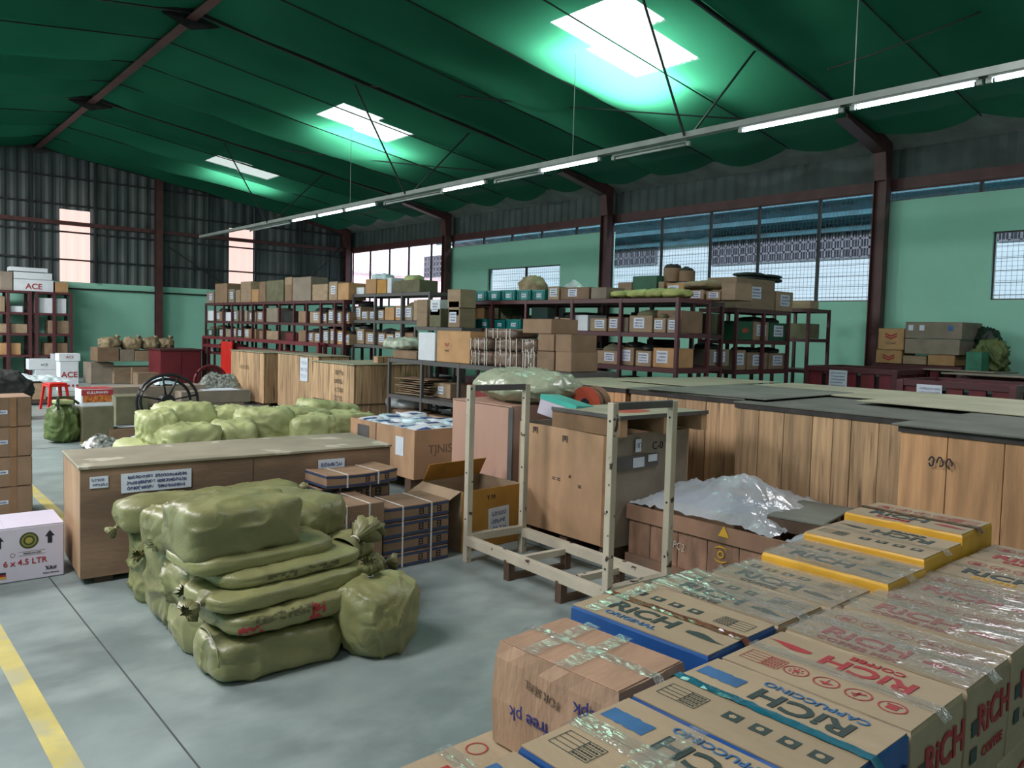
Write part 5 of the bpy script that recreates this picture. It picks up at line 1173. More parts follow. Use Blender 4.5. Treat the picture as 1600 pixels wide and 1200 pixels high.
# ------------------------------------------------------------------ racks
def rack(label, x0, x1, ys, zs, m, group=None, y_face=None, foot=0.0, nm='storage_rack', pw=.045, decks=True):
    """x0..x1 depth, ys posts along y, zs shelf tops"""
    cx, cy = (x0+x1)/2, (ys[0]+ys[-1])/2; t = thing(nm, label, 'rack', (cx, cy, 0), 0, group); top = max(zs)
    for y in ys:
        for x in (x0, x1): piece('post', m, t, (x-cx, y-cy, top/2), (pw, pw, top), bev=.02)
    ya, yb = min(ys), max(ys)
    for z in zs:
        for x in (x0, x1): piece('beam', m, t, (x-cx, (ya+yb)/2-cy, z-.03), (pw*.8, yb-ya, .055), bev=.01)
        for y in (ya, yb): piece('end_beam', m, t, (0, y-cy, z-.03), (x1-x0, pw*.8, .055), bev=.01)
        piece('deck', m, t, (0, (ya+yb)/2-cy, z-.008), (x1-x0+.02, yb-ya+.03, .012), bev=.01)
    return t
def rackX(label, x0, x1, y0, y1, nx, zs, m, pw=.045):
    cx, cy = (x0+x1)/2, (y0+y1)/2; t = thing('storage_rack', label, 'rack', (cx, cy, 0), 0); top = max(zs)
    for i in range(nx+1):
        for y in (y0, y1): piece('post', m, t, (x0+(x1-x0)*i/nx-cx, y-cy, top/2), (pw, pw, top), bev=.02)
    for z in zs:
        for y in (y0, y1): piece('beam', m, t, (0, y-cy, z-.03), (x1-x0, pw*.8, .055), bev=.01)
        for x in (x0, x1): piece('end_beam', m, t, (x-cx, 0, z-.03), (pw*.8, y1-y0, .055), bev=.01)
        piece('deck', m, t, (0, 0, z-.008), (x1-x0+.02, y1-y0+.03, .012), bev=.01)
    return t
cnt = {}
C_LAST = [None]
LN = {}
def nth(key):
    cnt[key] = cnt.get(key, 0)+1; return ORD[min(cnt[key]-1, 19)]
MATN = {id(CARD): 'tan', id(CARD2): 'brown', id(CARDO): 'orange-tan', id(CARDG): 'grey-brown', id(CARDOL): 'olive-brown', id(WHITEB): 'white', id(GRNB): 'dark green', id(TEAL): 'teal', id(BLKCL): 'dark', id(PINE): 'wooden', id(MUST): 'mustard'}
def bin_box(label, x0, x1, y0, y1, z0, z1, group, facing='-x'):
    """open teal plastic bin with ribbed front and small label"""
    cx, cy = (x0+x1)/2, (y0+y1)/2; sx, sy, h = x1-x0, y1-y0, z1-z0; t = thing('plastic_bin', label, 'bin', (cx, cy, z0), 0, group)
    b = MB(); th = .006
    b.box(-sx/2, -sx/2+th, -sy/2, sy/2, 0, h); b.box(sx/2-th, sx/2, -sy/2, sy/2, 0, h); b.box(-sx/2, sx/2, -sy/2, -sy/2+th, 0, h); b.box(-sx/2, sx/2, sy/2-th, sy/2, 0, h); b.box(-sx/2, sx/2, -sy/2, sy/2, 0, th); b.build('shell', TEAL, t)
    b = MB(); b.box(-sx/2-.012, -sx/2, -sy/2, sy/2, h-.02, h); 
    b.build('rim', TEAL, t)
    for q in (-.42, -.3, .3, .42): piece('rib', TEAL, t, (-sx/2-.005, q*sy, h/2-.01), (.01, .01, h-.03))
    sheet_label(t, (-sx/2-.004, 0, h*.45), (0, 0, -PI/2), sy*.32, h*.36, 1, int(cy*50) % 97)
    return t
def rowx(rackname, level, X0, z, items, dep=.38, group=None, off=.04):
    """items on a shelf whose front is the plane x=X0: (px_left, px_right, py_top, material, label?)"""
    yref = None
    for it in items:
        p0, p1, pt, m_ = it[:4]; lab = it[4] if len(it) > 4 else 0
        xx = X0+off; ya, yb = onX(p0, pt, xx).y, onX(p1, pt, xx).y; zt = onX((p0+p1)/2, pt, xx).z
        if zt < z+.06: zt = z+.08
        key = (rackname, level); n_ = nth(key); w_ = ya-yb
        lbl = ('%s%s on the %s of the %s, %s from left' % ({0: '', 1: 'labelled ', 2: 'labelled '}[1 if lab else 0], ('teal plastic bin' if m_ is TEAL else MATN.get(id(m_), 'printed')+' carton'), level, rackname, n_))
        if m_ is TEAL: bin_box(lbl, xx, xx+dep, yb+.004, ya-.004, z+.001, zt, group or 'boxes on the racks'); continue
        fc = ()
        h = zt-z
        if lab: lh = min(.16, h*.62); lw = min(.17, w_*.62); fc = (('-x', lw, lh, h*.55, rnd.uniform(-.1, .1)*w_, 3),)
        t = carton('shelf_box', lbl, xx, xx+dep, yb+.006, ya-.006, z+.001, zt, m_, group or 'boxes on the racks', faces=fc, seed=int(ya*31+z*17))
        if lab and level != 'top' and rnd.random() < .65:
            o = sack_mesh(dep*.8, w_*.86, .11, int(ya*77) % 89, 2.3, .16, 6).build('contents', rnd.choice((BLKCL, BLACK, BLKCL, CARDOL)), t, smooth=True, recalc=False); o.location = (0, 0, h+.02)
def rowy(rackname, level, Y0, z, items, dep=.38, group=None):
    for it in items:
        p0, p1, pt, m_ = it[:4]; lab = it[4] if len(it) > 4 else 0
        yy = Y0+.04; xa, xb = onY(p0, pt, yy).x, onY(p1, pt, yy).x; zt = onY((p0+p1)/2, pt, yy).z
        if zt < z+.06: zt = z+.08
        n_ = nth((rackname, level)); w_ = xb-xa; h = zt-z
        lbl = '%s%s carton on the %s of the %s, %s from left' % ('labelled ' if lab else '', MATN.get(id(m_), 'printed'), level, rackname, n_)
        fc = (('-y', min(.26, w_*.6), min(.17, h*.62), h*.55, 0, 3),) if lab else ()
        C_LAST[0] = carton('shelf_box', lbl, xa+.006, xb-.006, yy, yy+dep, z+.001, zt, m_, group or 'boxes on the racks', faces=fc, seed=int(xa*31+z*17))
        if lab and level in ('upper shelf', 'middle shelf') and rnd.random() < .65:
            o = sack_mesh(w_*.86, dep*.8, .11, int(xa*77) % 89, 2.3, .16, 6).build('contents', rnd.choice((BLKCL, BLACK)), C_LAST[0], smooth=True, recalc=False); o.location = (0, 0, h+.02)
A, B_, O_, G_, K_, W_ = CARD, CARD2, CARDO, CARDG, CARDOL, WHITEB
# maroon rack, long front facing the aisle
MX0 = 7.62
ysM = [onX(p, 470, MX0).y for p in (1060, 971, 895, 823, 770, 721)]
rack('long maroon steel rack with four shelves, right of the hall centre', MX0, MX0+.62, ysM, (2.05, 1.62, 1.19, .78, .32), MAROON)
rack('maroon steel rack standing back to back behind the long one', MX0+.70, MX0+1.35, [ysM[0]+.3, ysM[2], ysM[4], ysM[5]+.9], (2.05, 1.62, 1.19, .78, .32), MAROON)
RN = 'long maroon rack'
rowx(RN, 'top', MX0, 2.05, [(721, 740, 455, TEAL), (741, 761, 454, TEAL), (762, 783, 454, TEAL), (784, 806, 453, TEAL), (808, 830, 453, TEAL), (832, 853, 453, TEAL), (856, 874, 448, A, 1), (876, 921, 449, B_, 1), (923, 948, 449, G_)])
rowx(RN, 'upper shelf', MX0, 1.62, [(724, 745, 499, TEAL), (747, 768, 498, TEAL), (772, 790, 500, TEAL), (791, 815, 499, TEAL), (866, 873, 495, G_), (874, 892, 497, A, 1), (893, 919, 492, W_), (922, 948, 497, A, 1), (950, 969, 495, B_, 1), (972, 982, 496, G_), (983, 1020, 493, A, 1), (1021, 1041, 497, A, 1), (1042, 1057, 497, G_, 1)])
rowx(RN, 'middle shelf', MX0, 1.19, [(870, 893, 548, B_), (897, 931, 544, A, 1), (932, 968, 548, A, 1), (971, 991, 543, A, 1), (993, 1018, 548, A, 1), (1020, 1055, 544, O_, 1)])
rowx(RN, 'lower shelf', MX0, .78, [(760, 800, 592, B_), (880, 905, 588, B_), (909, 922, 590, W_), (930, 948, 592, K_), (955, 970, 588, G_), (975, 990, 590, W_), (1008, 1030, 592, K_)], )
BR = 'rear maroon rack'
rowx(BR, 'upper shelf', MX0+.72, 1.62, [(740, 757, 478, O_), (768, 800, 480, K_), (800, 815, 492, B_), (830, 856, 480, W_), (880, 915, 488, BLKCL), (925, 960, 490, BLKCL), (985, 1010, 488, BLKCL), (1020, 1040, 492, B_)], dep=.4)
rowx(BR, 'middle shelf', MX0+.72, 1.19, [(905, 925, 537, B_), (932, 962, 535, BLKCL), (975, 1000, 537, B_), (1010, 1035, 530, BLKCL)], dep=.4)
rowy('maroon rack end', 'upper shelf', ysM[0]+.0, 1.62, [(1065, 1099, 486, B_)])
rowy('rear maroon rack end', 'upper shelf', ysM[0]+.32, 1.62, [(1109, 1133, 490, K_)])
rowy('rear maroon rack end', 'middle shelf', ysM[0]+.32, 1.19, [(1108, 1140, 546, G_, 1)])
# things on top of the maroon rack
def topsack(label, px0, px1, pyt, m_, X0=MX0+.3, z=2.06, dep=.4, seed=1, p=3, wr=.1, name='folded_sack', group='flat folded sacks on the maroon rack'):
    ya, yb = onX(px0, pyt, X0).y, onX(px1, pyt, X0).y; zt = onX((px0+px1)/2, pyt, X0).z; h = max(.05, zt-z)
    return sack(label, (X0, (ya+yb)/2, z+h/2+.005), (dep, ya-yb, h), 0, seed, m_, p, wr, group=group, name=name, N=12)
topsack('upright jute sack behind the teal bins on the maroon rack', 818, 850, 434, SACKB, MX0+.65, seed=101, p=2.6)
topsack('dark green cloth bundle on the maroon rack, right of the crumpled carton', 945, 968, 452, mat('bright_green_cloth', (.06, .20, .04), .7, .2, 6), seed=102)
for k, (a_, c_) in enumerate(((962, 990), (988, 1022), (1020, 1048), (1046, 1076))): topsack('flat yellow-green folded sack on the maroon rack, %s from left' % ORD[k], a_, c_, 455-k, mat('yellow_green_cloth', (.38, .42, .14), .6, .2, 6) if k == 0 else bpy.data.materials['yellow_green_cloth'], seed=103+k, z=2.055)
rowx('rear maroon rack', 'top', MX0+.72, 2.05, [(965, 988, 441, A), (988, 1027, 431, GRNB), (1008+20, 1038, 440, A), (1041, 1070, 442, O_, 1), (1077, 1100, 453, A, 1), (1103, 1126, 455, A, 1), (1127, 1150, 441, A)])
for k, (a_, c_, y_) in enumerate(((1040, 1064, 420), (1064, 1084, 424))):
    xx = MX0+1.0; ya, yb = onX(a_, y_, xx).y, onX(c_, y_, xx).y; zt = onX(a_, y_, xx).z; zb = onX(a_, 441, xx).z
    t = thing('round_box', 'round brown drum-like box stuffed with dark cloth above the maroon rack, %s' % ('left', 'right')[k], 'box', (xx, (ya+yb)/2, zb)); r_ = (ya-yb)/2
    MB().lathe([(0, 0), (r_, 0), (r_, zt-zb), (r_-.01, zt-zb), (r_-.01, .01)], 20).build('drum', B_, t, smooth=False)
    o = sack_mesh(r_*1.7, r_*1.7, .10, 120+k, 2.2, .15, 8).build('cloth', BLKCL, t, smooth=True, recalc=False); o.location = (0, 0, zt-zb)
topsack('rolled brown blanket heap on boxes at the right end of the maroon rack', 1078, 1124, 440, SACKB, MX0+.95, 2.20, .5, 125)
film_heap('plastic_tangle', 'clear plastic tangle on the long brown carton of the maroon rack', MX0+.25, onX(898, 445, MX0+.25).y, 2.22, .2, .35, .12, PLASTIC, 40)
# second maroon rack facing the camera side
Y2 = 6.25
x2 = [onY(p, 480, Y2).x for p in (1108, 1233)]
X2a = onY(1150, 480, Y2).x; X2b = onY(1233, 484, Y2).x
r2 = rackX('maroon rack with end toward the tall crates, right of the long maroon rack', X2a+.02, X2b, Y2, Y2+.6, 2, (2.0, 1.55, 1.12, .7, .3), MAROON)
X3a, X3b = onY(1264, 478, Y2+.1).x, onY(1296, 480, Y2+.1).x
rackX('narrow dark maroon rack farthest right, mostly empty', X3a, X3b, Y2+.1, Y2+.7, 1, (2.08, 1.6, 1.1, .6), MAROON)
RN2 = 'right maroon rack'
rowy(RN2, 'top', Y2, 2.0, [(1151, 1212, 436, A, 1), (1214, 1240, 456, A, 1)], dep=.5)
rowy(RN2, 'upper shelf', Y2, 1.55, [(1153, 1177, 502, GRNB), (1178, 1202, 503, A, 1), (1203, 1230, 505, GRNB, 1)], dep=.45)
rowy(RN2, 'middle shelf', Y2, 1.12, [(1147, 1166, 547, A, 1), (1168, 1200, 551, A, 1), (1202, 1228, 552, A, 1)], dep=.45)
rowy('narrow right rack', 'top', Y2+.1, 2.08, [(1266, 1280, 470, A)], dep=.4); rowy('narrow right rack', 'upper shelf', Y2+.1, 1.6, [(1264, 1281, 506, K_)], dep=.4)
t = [o for o in C.objects if o.get('label', '').startswith('dark green carton on the upper shelf of the right maroon rack, first')]
if t:
    g = MB(); g.add([(-.07, 0, -.03), (.07, 0, -.03), (.09, 0, .04), (.04, 0, .01), (0, 0, .05), (-.04, 0, .01), (-.09, 0, .04)], [(0, 1, 2, 3, 4, 5, 6)]); q = g.build('crown_print', ORREEL, t[0]); q.location = (0, -.2265+.0, .14)
for k, (a_, c_) in enumerate(((1160, 1190), (1185, 1217))):
    p0, p1 = onY(a_-4, 424, Y2+.25), onY(c_-6, 434, Y2+.25); zb = onY(1180, 437, Y2+.04).z
    for q in range(2): sack('folded dark green cloth on the tall labelled carton, %s %s' % (('left', 'right')[k], ('lower', 'upper')[q]), ((p0.x+p1.x)/2, Y2+.25, zb+.03+.055*q), (p1.x-p0.x, .4, .06), 0, 130+k*2+q, mat('dark_green_cloth', (.02, .03, .025), .7, .2, 8) if not (k or q) else bpy.data.materials['dark_green_cloth'], 3, .08, group='folded dark cloths on the right rack', name='folded_cloth', cat='cloth', N=8)

# grey rack in the middle
GX0 = 7.35
ysG = [onX(p, 460, GX0).y for p in (672, 629, 587, 553)]
rack('dark grey steel rack at the hall centre before the bright far window', GX0, GX0+.6, ysG, (2.2, 1.72, 1.27, .8, .3), GREYS)
RG = 'dark grey rack'
rowx(RG, 'top', GX0, 2.2, [(545, 556, 448, W_), (557, 569, 449, W_), (571, 588, 436, O_), (589, 604, 437, MUST), (605, 612, 434, W_), (615, 656, 438, K_)])
rowx(RG, 'upper shelf', GX0, 1.72, [(553, 564, 479, A, 1), (565, 576, 486, G_, 1), (577, 587, 486, G_, 1), (590, 600, 484, A, 1), (601, 616, 480, O_), (618, 629, 478, O_, 1), (631, 645, 478, G_, 1), (646, 668, 469, A)])
rowx(RG, 'lower shelf', GX0, 1.27, [(554, 569, 514, A, 1), (571, 585, 519, A, 1), (590, 602, 520, B_, 1), (603, 615, 522, A, 1), (617, 629, 518, A, 1), (632, 646, 520, B_), (650, 665, 520, G_)])
topsack('pale blue tray bundle on boxes at the dark grey rack top', 588, 610, 429, POUCH, GX0+.3, 2.42, .3, 140, group='bundles on the grey rack', name='plastic_bundle')
topsack('pale green bag on the dark carton at the grey rack top', 641, 656, 431, SACKL, GX0+.3, 2.38, .3, 141, group='bundles on the grey rack', name='plastic_bundle')
# low grey rack right of it
ysL = [onX(p, 500, 7.0).y for p in (722, 685, 650)]
rack('low pale grey rack between the dark grey rack and the maroon rack', 7.0, 7.32, ysL, (1.62, 1.2, .75, .3), GREYS)
rowx('low grey rack', 'top', 7.0, 1.62, [(651, 668, 468, A), (671, 689, 482, K_), (700, 719, 483, A, 1)], dep=.3)
rowx('low grey rack stack', 'top', 7.0, 1.80, [(672, 688, 468, W_, 1), (701, 718, 470, A)], dep=.28)
rowx('low grey rack summit', 'top', 7.0, 1.92, [(699, 720, 452, A)], dep=.3)
rowx('low grey rack', 'shelf', 7.0, 1.2, [(655, 670, 530, B_), (676, 700, 523, BLKCL), (702, 718, 520, B_)], dep=.3)

# maroon rack at the left behind the crates
LX0 = 7.2
ysA = [onX(p, 472, LX0).y for p in (538, 524, 502, 480, 460, 437, 413, 395, 379, 363, 350, 336, 322)]
rack('very long maroon rack running toward the far wall, behind the pine crates', LX0, LX0+.6, ysA, (2.09, 1.64, 1.24, .85, .4), MAROON)
RL = 'far maroon rack'
rowx(RL, 'top', LX0, 2.09, [(323, 334, 456, G_, 1), (336, 355, 443, B_), (357, 366, 452, G_, 1), (368, 375, 453, A), (376, 392, 440, A), (393, 404, 452, O_), (405, 415, 440, B_), (416, 443, 453, K_), (445, 456, 444, B_), (457, 486, 433, G_), (488, 512, 444, A), (514, 527, 440, A, 1), (528, 545, 442, O_)])
rowx('far maroon rack stack', 'top', LX0, 2.33, [(416, 443, 438, K_), (445, 456, 433, A)], dep=.36)
def many(n, a_, c_, y_, j, mats, lab=.5):
    out = []; w_ = (c_-a_)/n
    for i in range(n): out.append((a_+w_*i+.4, a_+w_*(i+rnd.uniform(.72, .96)), y_+rnd.uniform(-j, j), rnd.choice(mats), 1 if rnd.random() < lab else 0))
    return out
rowx(RL, 'upper shelf', LX0, 1.64, many(7, 323, 414, 487, 2, (A, B_, G_, W_), .7) + [(416, 434, 481, G_), (440, 464, 486, BLKCL), (466, 480, 486, B_), (484, 501, 487, A, 1), (503, 511, 489, B_, 1), (513, 522, 484, G_, 1), (525, 534, 487, A, 1), (536, 546, 488, B_, 1)])
rowx(RL, 'middle shelf', LX0, 1.24, many(8, 323, 400, 513, 2, (G_, B_, GRNB, A), .7) + [(405, 415, 517, B_), (416, 438, 517, A), (446, 464, 520, MAROONP), (466, 478, 516, B_), (480, 490, 519, A, 1), (491, 501, 520, A, 1), (504, 513, 516, G_, 1), (516, 522, 514, A, 1), (527, 538, 517, O_, 1), (540, 546, 522, A, 1)])
rowx(RL, 'lower shelf', LX0, .85, many(6, 323, 365, 540, 2, (W_, G_, GRNB), .5))
# far wall racks, left
for nm_, p0, p1, lb in (('rack_a', -60, 47, 'dark maroon rack against the far wall, cut by the left picture edge'), ('rack_b', 57, 111, 'dark maroon rack against the far wall beside the white packages')):
    xa, xb = onY(p0, 470, 23.6).x, onY(p1, 470, 23.6).x
    rackX(lb, xa, xb, 23.6, 24.25, 2 if p0 > 0 else 3, (2.28, 1.72, 1.18, .62, .12), MAROON, pw=.07)
RF = 'left far-wall rack'; RF2 = 'second far-wall rack'
rowy(RF, 'top', 23.6, 2.28, [(0, 20, 424, G_), (21, 84, 437, W_)], dep=.5); rowy(RF2, 'top', 23.61, 2.28, [(86, 107, 441, O_)], dep=.5)
rowy('left far-wall rack stack', 'top', 23.61, onY(50, 437, 23.65).z+.01, [(21, 82, 426, W_)], dep=.48); rowy('left far-wall rack summit', 'top', 23.61, onY(50, 426, 23.65).z+.02, [(15, 75, 418, W_)], dep=.45)
t = [o for o in C.objects if o.get('label', '') == 'white carton on the top of the left far-wall rack, second from left']
if t: text('ACE', .20, PRED, t[0], (0, -.253, .12), (PI/2, 0, 0), bold=.02)
rowy(RF2, 'upper shelf', 23.61, 1.72, [(58, 104, 466, W_)], dep=.5); rowy(RF2, 'middle shelf', 23.61, 1.18, [(75, 108, 501, A)], dep=.5); rowy(RF2, 'lower shelf', 23.61, .62, [(69, 106, 536, B_)], dep=.5)
rowy(RF, 'upper shelf', 23.61, 1.72, [(0, 8, 463, A), (10, 36, 478, W_)], dep=.5); rowy(RF, 'middle shelf', 23.61, 1.18, [(0, 43, 506, A)], dep=.5); rowy(RF, 'lower shelf', 23.61, .62, [(0, 33, 536, O_)], dep=.5)
rowy(RF, 'bottom shelf', 23.61, .12, [(0, 28, 580, A)], dep=.5)

# cartons and sacks in front of the far wall
FW_ = 'cartons piled before the far wall'
for k, (p0, p1, pb_, pt_, m_, lb) in enumerate(((142, 178, 600, 567, G_, 'grey-brown carton at the left of the far-wall pile, bottom row'), (178, 205, 600, 574, A, 'pale planked box in the bottom row of the far-wall pile'), (206, 250, 600, 574, A, 'wide tan carton at the right of the far-wall pile, bottom row'))):
    t = pbox('cardboard_box', lb, p0, p1, pb_, pt_, .8, m_, group=FW_); 
zq = onY(150, 567, t.location.y-.4).z; yq = t.location.y
for k, (p0, p1, pt_, m_, lb) in enumerate(((152, 186, 543, B_, 'brown carton left in the upper row of the far-wall pile'), (188, 210, 546, G_, 'grey carton middle in the upper row of the far-wall pile'), (211, 251, 548, A, 'tan carton right in the upper row of the far-wall pile'))):
    a_ = onY(p0, pt_, yq-.35); b2 = onY(p1, pt_, yq-.35); carton('cardboard_box', lb, a_.x, b2.x, yq-.35, yq+.35, zq+.03, a_.z, m_, FW_)
zq2 = a_.z
for k, (p0, p1) in enumerate(((157, 192), (192, 225), (220, 252), (246, 274))):
    a_ = onY(p0, 540, yq-.2); b2 = onY(p1, 540, yq-.2); sack('bulging olive-brown sack on the far-wall cartons, %s from left' % ORD[k], ((a_.x+b2.x)/2, yq, zq2+.17), ((b2.x-a_.x)*.86, .6, .30), 0, 150+k, SACKB, 3, .1, group='sacks on the far-wall cartons', name='brown_sack', N=12, neck=(((b2.x-a_.x)*.3, 0, .26), (.4, 0, 1), .10))
pbox('flat_carton', 'flat red-marked carton before the far-wall pile', 215, 250, 604, 583, .4, A)
# maroon cabinet panels and stillages
mc = thing('maroon_cabinet', 'maroon panelled steel cabinet before the far wall, left of the rack', 'cabinet', (0, 0, 0)); a_ = onZ(251, 604); b2 = onY(315, 604, a_.y); tz = onY(255, 548, a_.y).z
mc.location = ((a_.x+b2.x)/2, a_.y+.5, 0); w_ = (b2.x-a_.x)/2
MB().box(-w_, w_, -.48, .48, .02, tz).build('body', MAROONP, mc); 
for s_ in (-1, 1): MB().box(min(s_*.01, s_*(w_-.03)), max(s_*.01, s_*(w_-.03)), -.50, -.481, .06, tz-.05).build('door', MAROONP, mc)
MB().box(-w_-.03, w_+.03, -.52, .5, tz, tz+.04).build('top_rim', MAROON, mc)
ms = thing('maroon_stillage', 'maroon tube frame railing standing behind the pine crates, before the long rack', 'frame', (7.0, 17, 0)); Xq = 6.98
pts = [onX(317, 530, Xq), onX(363, 531, Xq), onX(438, 533, Xq), onX(497, 534, Xq)]; zt = sum(p.z for p in pts)/4
for p in pts:
    for dx in (0, .13): MB().box(dx-.03, dx+.03, p.y-17-.035, p.y-17+.035, 0, zt).build('post', MAROONP, ms)
for z_ in (zt, zt*.83): 
    for dx in (0, .13): MB().box(dx-.025, dx+.025, pts[3].y-17, pts[0].y-17, z_-.035, z_+.035).build('rail', MAROONP, ms)
ya, yb = onX(346, 560, 6.86).y, onX(363, 560, 6.86).y; o = MB().box(-.015, .015, -(ya-yb)/2, (ya-yb)/2, 0, zt*.95).build('red_panel', REDP); o.location = (6.86, (ya+yb)/2, .0); tag(o, 'bright orange-red upright panel seen through the maroon railing', 'panel')
for k in range(3):
    c_ = onY(329, 590, 16.6); pts = [Vector((c_.x+(.34-.03*k)*math.cos(a), 16.6+.06*k, .35+(.34-.03*k)*math.sin(a))) for a in [2*PI*q/28 for q in range(28)]]
    tag(MB().tube(pts, .022, 6, closed=True).build('hose_coil', MAROONP, smooth=True), 'dark red coiled hose standing before the maroon stillage, %s loop' % ('outer', 'middle', 'inner')[k], 'hose', 'red hose loops')
g_ = onY(340, 600, 15.2); film_heap('foil_scrap', 'heap of silvery tangled scrap left of the pine crates', g_.x, 15.2, .25, .9, .7, .45, CAMO, 44, 'scrap', edge=0)
carton('scrap_box', 'brown carton holding the silvery scrap', g_.x-.4, g_.x+.4, 14.9, 15.5, .002, .30, B_)

# ------------------------------------------------------------------ grey table rack with bundled cartons
TX0 = 5.9; TZ = 1.165
ysT = [onX(p, 560, TX0).y for p in (893, 790, 718, 660, 609)]
tr = rack('low grey steel table rack carrying strapped bundles, before the maroon rack', TX0, TX0+.7, ysT, (TZ, .66, .2), GREYS, nm='table_rack', pw=.04)
def onT(px0, px1, pt, z, m_, label, dep=.45, off=.04, name='cardboard_box', **k):
    xx = TX0+off; ya, yb = onX(px0, pt, xx).y, onX(px1, pt, xx).y; zt = onX((px0+px1)/2, pt, xx).z
    return carton(name, label, xx, xx+dep, yb, ya, z+.001, zt, m_, **k)
onT(654, 680, 519, TZ, W_, 'white tall box with mint lid on the grey table rack', top=MINTBX, dep=.4)
t = onT(683, 735, 517, TZ, O_, 'large orange-tan carton with double chevron mark, on the grey table rack', dep=.5)
def chevrons(t, x, y, z, s_, rot=(0, 0, 0)):
    for q in (0, 1):
        g = MB(); g.add([(-s_, 0, s_*.45), (0, 0, 0), (s_, 0, s_*.45), (s_, 0, s_*.72), (0, 0, s_*.27), (-s_, 0, s_*.72)], [(0, 1, 4, 5), (1, 2, 3, 4)]); o = g.build('chevron', PRED, t, recalc=False); o.location = (x, y, z+q*s_*.42); o.rotation_euler = rot
chevrons(t, -.252, .13, .20, .05, (0, 0, -PI/2)); o_ = scribble(-.05, .05, -.02, .02, 1, 5, .004).build('faded_print', FADED, t, recalc=False); o_.location = (-.2535, .13, .15); o_.rotation_euler = (0, 0, -PI/2)
t = onT(614, 651, 548, TZ, B_, 'brown carton under the crumpled bag on the grey table rack', dep=.5)
topsack('crumpled white and green plastic bag on the brown carton, left end of table rack', 612, 653, 528, crease(mat('mottled_bag', (.42, .48, .38), .4, .4, 9), 9, .8), TX0+.3, onX(630, 548, TX0+.04).z, .45, 160, group='bags on the table rack', name='plastic_bag')
def bundle(label, px0, px1, pt, z, seed, dep=.4, off=.05):
    xx = TX0+off; ya, yb = onX(px0, pt, xx).y, onX(px1, pt, xx).y; zt = onX((px0+px1)/2, pt, xx).z; h = zt-z; sy = ya-yb
    t = thing('strapped_bundle', label, 'bundle', (xx+dep/2, (ya+yb)/2, z+.001), 0, 'white-strapped brown bundles on the table rack')
    o = sack_mesh(dep, sy, h, seed, 7, .035, 10).build('body', BUND, t, smooth=True, recalc=False); o.location = (0, 0, h/2)
    for q in (-.38, -.22, -.02, .16, .34):
        q += .03*math.sin(seed*3+q*20); b = MB(); y = q*sy; w_ = .006; d = dep/2+.006
        b.box(-d-.002, -d, y-w_, y+w_, 0, h); b.box(-d, d, y-w_+.02, y+w_+.02, h+.001, h+.004); b.build('strap', STRAP, t, recalc=False)
    return t
BUND = crease(mat('wrapped_brown_bundle', (.17, .11, .08), .35, .3, 9, .3, 30), 8, .5)
zb = onX(765, 548, TX0+.05).z; zc = onX(765, 529, TX0+.05).z
bundle('shiny strapped bundle, bottom left of the pile on the table rack', 732, 767, 548, TZ, 1)
bundle('strapped bundle, bottom middle of the pile on the table rack', 769, 812, 548, TZ, 2)
bundle('strapped bundle, middle left of the pile on the table rack', 731, 767, 529, zb+.004, 3, .42)
bundle('strapped bundle, middle right of the pile on the table rack', 769, 812, 529, zb+.004, 4, .42)
bundle('strapped bundle topmost on the table rack', 753, 806, 514, zc+.006, 5)
bundle('upright strapped bundle at the right of the pile, lower', 814, 838, 550, TZ, 6)
bundle('upright strapped bundle at the right of the pile, upper', 814, 838, 531, zb+.004, 7)
for k, (p0, p1, pt, zz_, lb) in enumerate(((839, 866, 549, TZ, 'plain brown carton at the foot of the right stack, left one'), (868, 893, 549, TZ, 'plain brown carton at the foot of the right stack, right one'))):
    onT(p0, p1, pt, zz_, B_, lb, dep=.42)
zd = onX(855, 549, TX0+.04).z
onT(841, 866, 522, zd+.003, B_, 'plain brown carton in the middle of the right stack on the table rack', dep=.4); onT(868, 893, 522, zd+.003, B_, 'plain tapering brown carton beside the middle one of the right stack', dep=.4)
ze = onX(855, 522, TX0+.04).z
onT(817, 862, 498, ze+.003, B_, 'plain brown carton crowning the right stack on the table rack', dep=.42)
# on the lower shelf
for k in range(8):
    xx = TX0+.3; ya = onX(650, 600, xx).y; 
    o = MB().box(-.2, .2, -.38, .38, 0, .012).build('flattened_carton', CARD2 if k % 2 else CARD, bevel=.002); o.location = (xx+rnd.uniform(-.04, .04), ya-.18+rnd.uniform(-.04, .04), .662+.031*k+.004); o.rotation_euler = (R(rnd.uniform(-1.0, 1.0)), R(rnd.uniform(-1.5, 1.5)), R(rnd.uniform(-12, 12)))
    tag(o, 'flattened carton on the table rack shelf, %s from the bottom of its pile' % ORD[k], 'cardboard', 'flattened cartons on the table rack')
carton('shelf_box', 'small open carton with blue label on the table rack shelf', TX0+.25, TX0+.6, onX(704, 590, TX0+.25).y, onX(675, 590, TX0+.25).y, .664, .86, A, faces=(('-x', .12, .1, .1, 0, 2),))
carton('shelf_box', 'red carton on the table rack shelf behind the pallet frame', TX0+.15, TX0+.55, onX(775, 590, TX0+.15).y, onX(730, 590, TX0+.15).y, .664, .90, mat('red_board', (.22, .03, .03), .6, .2, 6))
topsack('crumpled clear bag on the bottom shelf of the table rack', 613, 650, 622, PLASTIC, TX0+.3, .42, .4, 170, group='bags on the table rack', name='plastic_bag')
carton('shelf_box', 'brown labelled carton on the bottom shelf of the table rack, left', TX0+.05, TX0+.5, onX(648, 650, TX0+.05).y, onX(612, 650, TX0+.05).y, .205, .43, B_, faces=(('-x', .16, .08, .16, .1, 1),))
carton('shelf_box', 'brown labelled carton on the bottom shelf of the table rack, right', TX0+.05, TX0+.5, onX(700, 650, TX0+.05).y, onX(652, 650, TX0+.05).y, .205, .41, A, faces=(('-x', .16, .06, .16, .1, 1),))
